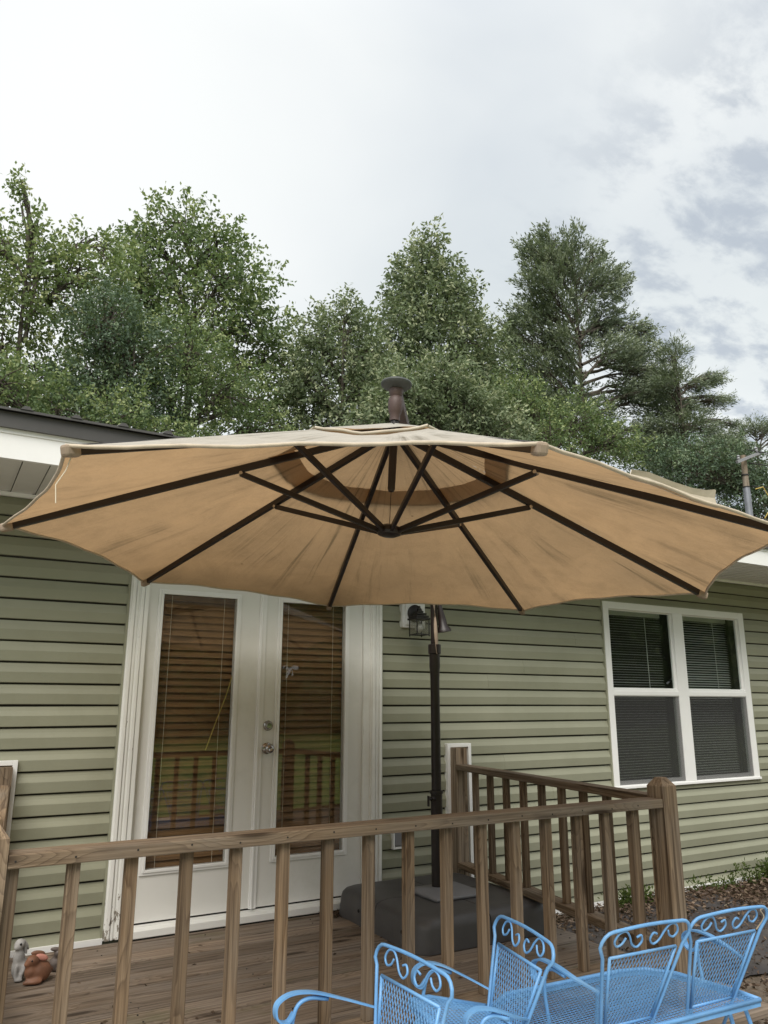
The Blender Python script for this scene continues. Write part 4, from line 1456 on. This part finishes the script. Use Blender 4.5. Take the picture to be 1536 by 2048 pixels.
def seat_pan(parent, frm, poly):
    q = MB(); pts = [frm(a, b, 0) for a, b in poly]
    q.tube(pts + [pts[0]], .008, 8)
    q2 = MB()
    n = len(poly)
    for i in range(n):
        a, b = pts[i], pts[(i + 1) % n]
        q2.beam(a - (frm(0, 0, 1) - frm(0, 0, 0)) * .010, b - (frm(0, 0, 1) - frm(0, 0, 0)) * .010, .004, .022)
    q.build('seat_rim', 'blue_paint', parent, smooth=True)
    q2.build('seat_edge', 'blue_paint', parent)
    mp_ = mesh_panel(poly, lambda a, b: frm(a, b, 0), .034, .0165, .0021, .0009).build('seat_mesh', 'blue_paint', parent)
    mp_['kind'] = 'stuff'


def chair(x, y, z, th, ti, hwt, ht, lean, hwb, ah, al, label):
    c = empty('metal_chair', (x, y, GZ), label, 'chair', 'blue wrought iron armchairs')
    frm = frame_fn(x, y, z, th, ti)
    seat_back(c, frm, hwt, hwb, ht, lean)
    sw = hwb + .02; dp = al + .04
    poly = [(-sw, .0), (-sw - .02, dp * .7), (-sw * .7, dp), (sw * .7, dp), (sw + .02, dp * .7), (sw, 0)][::-1]
    seat_pan(c, frm, poly)
    hw = lambda c_: hwb + (hwt - hwb) * c_ / ht
    for s_ in (-1, 1):
        arm_piece(c, frm, s_ * hw(ah), s_ * (hwt + .012), ah, al, -lean * ah / ht)
        p0 = frm(s_ * hwb, 0, -.05); p1 = frm(s_ * (hwt + .012), al * .74, ah - .16)
        rods(c, 'leg', [scroll([p1, frm(s_ * (hwt + .01), al * .80, -.12), Vector((frm(s_ * (hwt + .02), al * .95, 0).x, frm(s_ * (hwt + .02), al * .95, 0).y, GZ + .006))], 5),
                        scroll([p0, frm(s_ * (hwb + .02), -.04, -.22), Vector((frm(s_ * (hwb + .05), -.14, 0).x, frm(s_ * (hwb + .05), -.14, 0).y, GZ + .006))], 5)])
    return c


chair(1.744, 2.228, -1.000, 2.942, .207, .201, .278, .028, .118, .052, .256, 'blue wrought iron armchair between the other single chair and the two-seat bench')
chair(1.326, 2.185, -1.004, 3.175, .126, .205, .256, .012, .145, .080, .322, 'blue wrought iron armchair farthest from the two-seat bench, its arm curling over the railing foot')

bench = empty('metal_bench', (2.3, 2.2, GZ), 'blue wrought iron two-seat bench with two scroll-topped backs beside the corner post', 'bench')
bf = frame_fn(2.346, 2.078, -1.035, 1.523)
for s_ in (-1, 1):
    seat_back(bench, bf, .198, .118, .325, .128, off=s_ * .198)
spoly = [(.385, -.055), (.385, .02), (.335, .28), (.265, .375), (.15, .405), (-.40, .405), (-.56, .30), (-.60, 0), (-.58, -.055)]
seat_pan(bench, bf, spoly)
arm_piece(bench, bf, -.345, -.375, .125, .32, -.05)
arm_piece(bench, bf, .345, .39, .125, .33, -.05)


def legp(a, b, a2, b2):
    t = bf(a, b, -.02); e_ = bf(a2, b2, 0); return scroll([t, bf((a * 2 + a2) / 3, (b * 2 + b2) / 3, -.16), Vector((e_.x, e_.y, GZ + .006))], 5)


rods(bench, 'leg', [legp(.36, .22, .41, .36), legp(.36, .0, .42, -.10), legp(.30, .02, .28, -.12), legp(-.45, .30, -.50, .40), legp(-.5, 0, -.55, -.10), legp(.0, .0, .0, -.12), legp(.0, .36, .0, .42)])
rods(bench, 'stretcher', [[bf(.37, -.03, -.14), bf(-.5, -.03, -.14)]], .006)

# ------------------------------------------------------------------ trees
def limb(q, a, b, r0_, r1_, wob=.12, n=6):
    a = Vector(a); b = Vector(b); L_ = (b - a).length; pts = []
    for i in range(n + 1):
        t = i / n
        w = Vector(rng.normal(size=3)) * wob * L_ * .12 * math.sin(math.pi * t)
        pts.append(a.lerp(b, t) + w + Z3 * (L_ * .06 * math.sin(math.pi * t)))
    q.tube(pts, [r0_ + (r1_ - r0_) * i / n for i in range(n + 1)], 6, False)
    return pts


def tree(name, label, cat, x, d, lobes, mat, nleaf, leaf=(.085, .05), trunk_r=.14, lean=(0, 0), bark='bark', style='broad', top=None, sprig=12, spread=.16, crown_z=None, group='trees behind the house'):
    base = Vector((x, d, gz(x, d)))
    t = empty(name, base, label, cat, group)
    tp = Vector(top) if top else Vector((x + lean[0], d + lean[1], max(l[1] + l[3] for l in lobes) - .5))
    q = MB()
    tpts = []
    for i in range(13):
        f = i / 12
        tpts.append(base.lerp(tp, f) + Vector((math.sin(f * 5 + x) * .10 * f, math.cos(f * 4 + x) * .10 * f, 0)) - (Z3 * .3 if i == 0 else Z3 * 0))
    q.tube(tpts, [trunk_r * (1 - .97 * (i / 12) ** .75) + .006 for i in range(13)], 9, False)
    q.build('trunk', bark, t, smooth=True)
    q = MB()
    areas = np.array([l[2] * l[3] for l in lobes]); areas = areas / areas.sum()
    P_all = []; D_all = []; R_all = []
    for li, (lx, lz, rx, rz) in enumerate(lobes):
        c = np.array([lx, d + rng.normal() * .25 * rx, lz]); ry = (rx * .8 + rz * .2) * .85
        ns = max(8, int(nleaf * areas[li] / sprig * (.80 if style == 'broad' else 1.0)))
        u = rng.normal(size=(ns, 3)); u /= np.linalg.norm(u, axis=1, keepdims=True)
        rad = rng.random(ns) ** .42
        bump_ = 1 + .16 * np.sin(u[:, 0] * 7 + li * 2) * np.cos(u[:, 2] * 6 + li) + .12 * rng.normal(size=ns) * (rng.random(ns) < .3)
        pos = c + u * rad[:, None] * bump_[:, None] * np.array([rx, ry, rz])
        # limbs: from trunk to lobe and inside the lobe
        zz = min(max(lz - rz * .9 - .3, base.z + 2.0), tp.z - .6)
        f = (zz - base.z) / (tp.z - base.z); st = base.lerp(tp, max(.12, min(.93, f)))
        main = limb(q, st, Vector(c) + Z3 * rz * .2, trunk_r * .45 * (1 - f * .6), .018)
        nb = min(34, ns)
        for j in rng.choice(ns, nb, replace=False):
            s0 = main[int(rng.integers(2, len(main)))]
            limb(q, s0, pos[j], .016, .004, .2, 4)
        # sprigs
        out_ = (pos - np.array([tp.x, d, lz - rz * .6])); out_ /= np.linalg.norm(out_, axis=1, keepdims=True)
        if style == 'broad':
            dr = out_ * .8 + u * .5 + rng.normal(size=(ns, 3)) * .35; dr[:, 2] += .15
        elif style == 'cedar':
            dr = out_ * np.array([.9, .9, .3]) + rng.normal(size=(ns, 3)) * .25; dr[:, 2] += .45
        else:
            dr = out_ * np.array([1.3, 1, .2]) + rng.normal(size=(ns, 3)) * .2; dr[:, 2] += .25
        dr /= np.linalg.norm(dr, axis=1, keepdims=True)
        sl = spread * (1.2 + 1.4 * rng.random(ns))
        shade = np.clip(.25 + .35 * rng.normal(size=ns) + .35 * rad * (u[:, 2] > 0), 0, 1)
        k = sprig
        tt = rng.random((ns, k))
        pp = pos[:, None, :] + dr[:, None, :] * (tt * sl[:, None])[:, :, None] + rng.normal(size=(ns, k, 3)) * (spread * .28 if style != 'cedar' else spread * .16)
        ld = dr[:, None, :] * (.5 if style == 'broad' else 1.0) + rng.normal(size=(ns, k, 3)) * (.75 if style == 'broad' else .42)
        if style == 'broad': ld[:, :, 2] -= .35
        P_all.append(pp.reshape(-1, 3)); D_all.append(ld.reshape(-1, 3))
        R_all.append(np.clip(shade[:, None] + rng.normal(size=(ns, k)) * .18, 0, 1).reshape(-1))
    q.build('branches', bark, t)
    P_ = np.concatenate(P_all); D_ = np.concatenate(D_all); Rr = np.concatenate(R_all)
    N = len(P_)
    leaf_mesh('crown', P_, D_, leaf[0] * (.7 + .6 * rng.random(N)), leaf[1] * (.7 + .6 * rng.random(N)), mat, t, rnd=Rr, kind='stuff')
    return t


# lobes: (x, z, rx, rz) at the depth d
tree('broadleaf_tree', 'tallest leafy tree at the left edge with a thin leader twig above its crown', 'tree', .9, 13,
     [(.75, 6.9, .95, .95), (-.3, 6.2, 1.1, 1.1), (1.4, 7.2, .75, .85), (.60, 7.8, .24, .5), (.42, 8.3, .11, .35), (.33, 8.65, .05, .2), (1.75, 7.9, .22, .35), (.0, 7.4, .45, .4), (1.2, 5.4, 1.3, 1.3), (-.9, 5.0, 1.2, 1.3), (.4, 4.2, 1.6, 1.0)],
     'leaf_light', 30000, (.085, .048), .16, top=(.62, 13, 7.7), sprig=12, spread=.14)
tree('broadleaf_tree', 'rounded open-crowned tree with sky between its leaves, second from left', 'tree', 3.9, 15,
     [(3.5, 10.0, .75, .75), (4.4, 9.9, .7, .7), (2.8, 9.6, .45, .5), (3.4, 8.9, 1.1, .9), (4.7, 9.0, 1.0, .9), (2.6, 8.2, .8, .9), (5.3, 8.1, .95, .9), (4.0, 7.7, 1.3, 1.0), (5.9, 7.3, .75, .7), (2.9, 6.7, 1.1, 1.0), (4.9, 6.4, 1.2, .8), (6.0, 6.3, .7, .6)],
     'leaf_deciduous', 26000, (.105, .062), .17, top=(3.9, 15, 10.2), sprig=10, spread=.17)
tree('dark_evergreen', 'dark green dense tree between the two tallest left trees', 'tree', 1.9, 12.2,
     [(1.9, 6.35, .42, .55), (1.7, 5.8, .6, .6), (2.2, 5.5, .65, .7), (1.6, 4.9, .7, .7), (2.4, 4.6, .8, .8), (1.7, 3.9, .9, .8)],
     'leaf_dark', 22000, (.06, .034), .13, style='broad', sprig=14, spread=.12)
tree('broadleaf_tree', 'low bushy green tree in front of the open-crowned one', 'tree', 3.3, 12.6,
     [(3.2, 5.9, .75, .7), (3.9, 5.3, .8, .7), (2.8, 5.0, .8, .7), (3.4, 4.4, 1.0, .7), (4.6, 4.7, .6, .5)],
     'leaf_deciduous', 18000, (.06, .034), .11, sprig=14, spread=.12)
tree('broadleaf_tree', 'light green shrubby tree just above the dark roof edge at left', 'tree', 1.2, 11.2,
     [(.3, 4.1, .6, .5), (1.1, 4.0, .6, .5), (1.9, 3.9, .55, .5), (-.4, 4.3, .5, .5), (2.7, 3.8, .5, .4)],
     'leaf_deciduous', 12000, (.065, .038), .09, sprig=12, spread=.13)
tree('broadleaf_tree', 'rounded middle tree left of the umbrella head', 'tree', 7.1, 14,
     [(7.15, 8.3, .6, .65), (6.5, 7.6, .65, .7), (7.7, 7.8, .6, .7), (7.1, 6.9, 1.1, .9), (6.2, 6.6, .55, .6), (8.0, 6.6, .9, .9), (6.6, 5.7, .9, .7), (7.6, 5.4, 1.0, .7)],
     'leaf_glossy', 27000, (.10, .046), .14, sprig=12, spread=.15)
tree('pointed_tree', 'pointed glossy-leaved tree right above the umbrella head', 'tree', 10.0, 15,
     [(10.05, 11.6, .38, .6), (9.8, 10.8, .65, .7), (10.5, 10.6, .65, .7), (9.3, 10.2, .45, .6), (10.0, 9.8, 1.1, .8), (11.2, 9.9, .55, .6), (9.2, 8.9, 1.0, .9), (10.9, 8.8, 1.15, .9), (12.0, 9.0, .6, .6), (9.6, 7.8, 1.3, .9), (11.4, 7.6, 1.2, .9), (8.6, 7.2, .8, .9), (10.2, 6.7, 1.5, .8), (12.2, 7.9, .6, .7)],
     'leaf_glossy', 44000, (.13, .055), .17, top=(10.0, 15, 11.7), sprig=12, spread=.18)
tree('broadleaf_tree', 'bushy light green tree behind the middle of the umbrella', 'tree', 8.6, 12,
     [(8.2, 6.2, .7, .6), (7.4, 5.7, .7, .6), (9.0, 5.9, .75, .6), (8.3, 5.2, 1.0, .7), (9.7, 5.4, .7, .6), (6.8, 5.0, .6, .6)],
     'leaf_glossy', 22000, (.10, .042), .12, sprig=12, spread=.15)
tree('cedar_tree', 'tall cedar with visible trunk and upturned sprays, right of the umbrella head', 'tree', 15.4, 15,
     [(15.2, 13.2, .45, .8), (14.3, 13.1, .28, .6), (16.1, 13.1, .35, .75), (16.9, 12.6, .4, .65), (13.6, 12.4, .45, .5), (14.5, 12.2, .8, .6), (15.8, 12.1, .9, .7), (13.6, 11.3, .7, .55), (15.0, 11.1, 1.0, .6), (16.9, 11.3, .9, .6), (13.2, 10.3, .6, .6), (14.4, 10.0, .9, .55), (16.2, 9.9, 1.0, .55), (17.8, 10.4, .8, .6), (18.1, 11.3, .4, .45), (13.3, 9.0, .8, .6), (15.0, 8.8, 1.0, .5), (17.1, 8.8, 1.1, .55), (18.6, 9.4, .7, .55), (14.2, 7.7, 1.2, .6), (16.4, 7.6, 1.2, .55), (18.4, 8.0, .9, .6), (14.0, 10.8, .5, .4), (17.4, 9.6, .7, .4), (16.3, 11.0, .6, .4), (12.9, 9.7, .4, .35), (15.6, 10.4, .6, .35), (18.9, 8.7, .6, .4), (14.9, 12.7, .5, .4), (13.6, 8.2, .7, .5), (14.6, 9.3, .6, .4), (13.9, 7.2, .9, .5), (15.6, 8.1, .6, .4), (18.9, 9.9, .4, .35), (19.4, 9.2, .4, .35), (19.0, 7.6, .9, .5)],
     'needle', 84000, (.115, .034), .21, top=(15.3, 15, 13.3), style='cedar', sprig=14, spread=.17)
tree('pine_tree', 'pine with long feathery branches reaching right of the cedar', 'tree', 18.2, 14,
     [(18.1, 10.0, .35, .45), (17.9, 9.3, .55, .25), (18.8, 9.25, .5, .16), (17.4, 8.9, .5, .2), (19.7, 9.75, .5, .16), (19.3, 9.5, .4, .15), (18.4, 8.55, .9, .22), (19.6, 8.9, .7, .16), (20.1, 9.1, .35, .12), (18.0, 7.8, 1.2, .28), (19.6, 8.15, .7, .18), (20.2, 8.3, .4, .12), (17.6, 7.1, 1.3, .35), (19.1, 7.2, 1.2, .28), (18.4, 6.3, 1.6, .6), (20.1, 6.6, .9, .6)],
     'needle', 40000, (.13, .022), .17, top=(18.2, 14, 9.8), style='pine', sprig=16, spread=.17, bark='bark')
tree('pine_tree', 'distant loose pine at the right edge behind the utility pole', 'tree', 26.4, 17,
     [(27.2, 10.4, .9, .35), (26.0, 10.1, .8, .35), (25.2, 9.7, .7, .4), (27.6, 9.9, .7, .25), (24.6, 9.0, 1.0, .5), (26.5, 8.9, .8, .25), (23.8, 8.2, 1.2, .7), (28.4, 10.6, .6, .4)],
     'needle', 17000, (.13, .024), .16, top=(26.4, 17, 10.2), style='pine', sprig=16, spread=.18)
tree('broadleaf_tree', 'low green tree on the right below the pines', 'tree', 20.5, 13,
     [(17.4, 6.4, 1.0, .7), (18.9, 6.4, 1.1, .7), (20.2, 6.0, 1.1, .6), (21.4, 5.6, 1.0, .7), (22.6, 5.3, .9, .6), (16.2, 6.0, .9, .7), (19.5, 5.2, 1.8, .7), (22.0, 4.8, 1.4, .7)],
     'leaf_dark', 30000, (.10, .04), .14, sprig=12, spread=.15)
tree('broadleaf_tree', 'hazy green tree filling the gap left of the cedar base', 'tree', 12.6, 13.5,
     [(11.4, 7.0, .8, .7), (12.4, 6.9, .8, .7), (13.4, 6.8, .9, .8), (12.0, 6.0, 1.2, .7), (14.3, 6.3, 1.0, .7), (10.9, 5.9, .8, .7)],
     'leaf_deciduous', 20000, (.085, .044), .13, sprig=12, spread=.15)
# dark understory below the crowns, behind the house
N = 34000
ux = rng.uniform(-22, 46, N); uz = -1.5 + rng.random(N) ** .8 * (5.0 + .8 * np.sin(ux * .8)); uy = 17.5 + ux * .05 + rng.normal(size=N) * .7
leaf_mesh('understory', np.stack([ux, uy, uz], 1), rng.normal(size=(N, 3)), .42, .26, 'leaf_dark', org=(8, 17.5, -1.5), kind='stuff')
# wood line across the lawn, seen only in the window reflections
N = 52000
px_ = rng.uniform(-55, 75, N); pz_ = rng.random(N) ** .85 * 10.5 * (1 + .2 * np.sin(px_ * .5)) - 1.4
py_ = -24 - 2.5 * rng.random(N) + 1.5 * np.sin(px_ * .9)
leaf_mesh('far_woods', np.stack([px_, py_, pz_], 1), rng.normal(size=(N, 3)), 1.0, .75, 'leaf_light', org=(0, -42, -1.5), kind='stuff')

# ------------------------------------------------------------------ utility pole
up = empty('utility_pole', (17.37, 11.6, -1.4), 'weathered wooden utility pole with wires at the right edge', 'pole')
UX, UY = 17.33, 11.6
q = MB(); q.tube([(UX, UY, -1.6), (UX, UY, 5.30)], [.095, .085], 16); q.build('pole_sleeve', 'galvanized', up, smooth='auto')
q = MB(); q.tube([(UX, UY, 5.28), (UX + .02, UY, 6.16)], [.080, .070], 16); q.build('pole', 'pole_wood', up, smooth='auto', grain=(0, 0, 1))
for zz in (5.30, 5.62):
    MB().lathe((UX, UY, zz), (0, 0, 1), [(0, .092), (.03, .092)], 16).build('band', 'black_metal', up)
q = MB(); q.beam((UX - .50, UY - .16, 5.86), (UX + .62, UY - .10, 6.32), .06, .07); q.build('cross_arm', 'insulator', up)
for (a, b) in ((UX - .38, 5.94), (UX + .40, 6.28)):
    MB().lathe((a, UY - .13, b), (0, 0, 1), [(0, .03), (.04, .045), (.07, .03), (.10, .045), (.13, .02)], 12).build('insulator', 'insulator', up, smooth='auto')
for (p, q_, s_) in (((UX + .08, UY - .1, 5.33), (30, 9, 7.2), .5), ((UX + .05, UY - .1, 6.30), (32, 10, 8.0), .5), ((UX + .1, UY - .1, 5.95), (31, 9.5, 7.4), .45)):
    pts = [Vector(p).lerp(Vector(q_), t) - Z3 * s_ * math.sin(math.pi * t) for t in np.linspace(0, 1, 14)]
    MB().tube(pts, .014, 6).build('wire', 'black_metal', up)
MB().tube([(UX + .14, UY - .15, 5.25), (UX + .38, UY - .2, 5.33), (UX + .58, UY - .2, 5.10), (UX + .55, UY - .2, 4.75), (UX + .3, UY - .2, 4.5)], .014, 6).build('drip_loop', 'yellow_cord', up, smooth=True)

# ------------------------------------------------------------------ ground cover
g = MB(); xs2 = np.linspace(3.40, 5.7, 24); ys2 = np.linspace(3.15, 4.45, 14); vs = []; fs = []
for j, y in enumerate(ys2):
    for i, x in enumerate(xs2):
        e_ = .05 * math.sin(x * 6) + .04 * math.sin(x * 13 + y * 3)
        vs.append((x + .05 * math.sin(y * 9), y + e_ * (1 if j in (0, 13) else .2), gz(x, y) + .014 + .006 * math.sin(x * 11) * math.cos(y * 9)))
for j in range(13):
    for i in range(23):
        fs.append((j * 24 + i, j * 24 + i + 1, (j + 1) * 24 + i + 1, (j + 1) * 24 + i))
tag(g.add(vs, fs).build('landscape_cloth', 'landscape_cloth', smooth=True, org=(4.5, 3.8, -1.5)), kind='structure')


def scatter(name, n, fx, mat, ln_, wd, org, kind='stuff', flat=.25):
    P_ = np.array([fx() for _ in range(n)])
    D_ = rng.normal(size=(n, 3)) * np.array([1, 1, flat])
    leaf_mesh(name, P_, D_, ln_ * (.5 + rng.random(n)), wd * (.6 + .8 * rng.random(n)), mat, org=org, kind=kind, fold=.5)


def f1():
    while True:
        x = rng.uniform(3.35, 10.5); y = 4.63 - abs(rng.normal()) * .30
        if y > 3.0: return (x, y, gz(x, y) + .015 + rng.random() * .03)


def f2():
    x = rng.uniform(3.4, 11); y = rng.uniform(2.0, 4.6)
    return (x, y, gz(x, y) + .010 + rng.random() * .012)


def f3():
    y = rng.uniform(2.5, 4.6); x = rng.uniform(3.25, 3.5)
    return (x, y, gz(x, y) + .02 + rng.random() * .05)


def f4():
    return (rng.uniform(5.6, 9.5), rng.uniform(3.4, 4.6), 0)


scatter('leaf_litter', 7000, f1, 'litter', .040, .016, (6, 4, -1.5))
scatter('soil_crumbs', 16000, f2, 'litter', .026, .014, (6, 3, -1.5), flat=.5)
scatter('leaf_litter', 900, f3, 'litter', .06, .03, (3.4, 3.5, -1.5))
N = 2600
P_ = np.array([f4() for _ in range(N)]); P_[:, 2] = [gz(x, y) + .02 + rng.random() * .04 for x, y, _ in P_]
leaf_mesh('leaf_litter', P_, rng.normal(size=(N, 3)) * np.array([1, 1, .3]), .050 * (.5 + rng.random(N)), .018, 'litter', org=(7, 4, -1.5), kind='stuff', fold=.6)
# debris caught between door sill and base
P_ = np.stack([rng.uniform(2.22, 2.40, 90), rng.uniform(4.50, 4.60, 90), rng.uniform(DZ + .003, DZ + .02, 90)], 1)
leaf_mesh('leaf_litter', P_, rng.normal(size=(90, 3)) * np.array([1, 1, .4]), .03, .014, 'litter', org=(2.3, 4.5, DZ), kind='stuff')
P_ = np.stack([rng.uniform(.3, 3.2, 60), rng.uniform(2.7, 4.5, 60), np.full(60, DZ + .004)], 1)
leaf_mesh('leaf_litter', P_, rng.normal(size=(60, 3)) * np.array([1, 1, .1]), .028, .012, 'litter', org=(1.5, 3.5, DZ), kind='stuff')
# weeds along the wall
P_ = []; D_ = []
for i in range(130):
    x = rng.choice([rng.uniform(5.45, 7.2), rng.uniform(4.6, 5.0), rng.uniform(6.2, 7.0)]); y = 4.60 - abs(rng.normal()) * .05
    h = .04 + .10 * rng.random() + (.10 if x > 6 else 0) * rng.random(); l_ = rng.normal(size=2) * .04
    for j in range(int(8 + h * 90)):
        t = rng.random(); P_.append((x + l_[0] * t + rng.normal() * .015, y + l_[1] * t + rng.normal() * .012, gz(x, y) + .01 + h * t))
        D_.append((rng.normal(), rng.normal() - .3, .5 + rng.random()))
N = len(P_)
leaf_mesh('weeds', np.array(P_), np.array(D_), .030 * (.5 + rng.random(N)), .014, 'weed', org=(6, 4.6, -1.5), kind='stuff')


def plant(x, h, label, n=46):
    y = 4.56; z = gz(x, y)
    t = empty('weed_plant', (x, y, z), label, 'weed', 'weeds growing against the siding')
    q = MB(); P_ = []; D_ = []
    for i in range(5):
        e_ = Vector((x + rng.normal() * .05, y - .03 + rng.normal() * .03, z + h * (.6 + .4 * rng.random())))
        q.tube([(x, y, z), Vector((x, y, z)).lerp(e_, .5) + Vector((rng.normal() * .01, 0, .01)), e_], [.003, .0024, .0012], 5)
        for j in range(n // 5):
            t_ = .25 + .75 * rng.random(); p = Vector((x, y, z)).lerp(e_, t_)
            P_.append(tuple(p)); D_.append((rng.normal(), rng.normal() * .6 - .2, .3 + rng.random() * .5))
    q.build('stem', 'weed', t)
    leaf_mesh('foliage', np.array(P_), np.array(D_), .055, .016, 'weed', t, kind='stuff')


plant(6.85, .30, 'tallest feathery weed against the siding at the right edge')
plant(6.45, .20, 'mid sized weed against the siding left of the tallest one')
plant(4.72, .13, 'small weed seen between the last two balusters by the corner post', 40)
tw = MB().tube(scroll([(5.10, 3.72, -1.50), (5.28, 3.78, -1.46), (5.42, 3.90, -1.45), (5.62, 3.92, -1.46), (5.78, 4.05, -1.44)], 4), .005, 5)
tag(tw.build('twig', 'twig', smooth=True, org=(5.4, 3.8, -1.5)), 'long pale bent twig lying on the dark cloth', 'twig', 'twigs on the ground')
tw = MB().tube([(5.22, 4.12, -1.475), (5.50, 4.20, -1.47)], .004, 5)
tag(tw.build('twig', 'twig', smooth=True, org=(5.3, 4.1, -1.5)), 'short straight pale twig on the dark cloth nearer the wall', 'twig', 'twigs on the ground')

for o in bpy.data.objects:
    if '_org' in o: del o['_org']
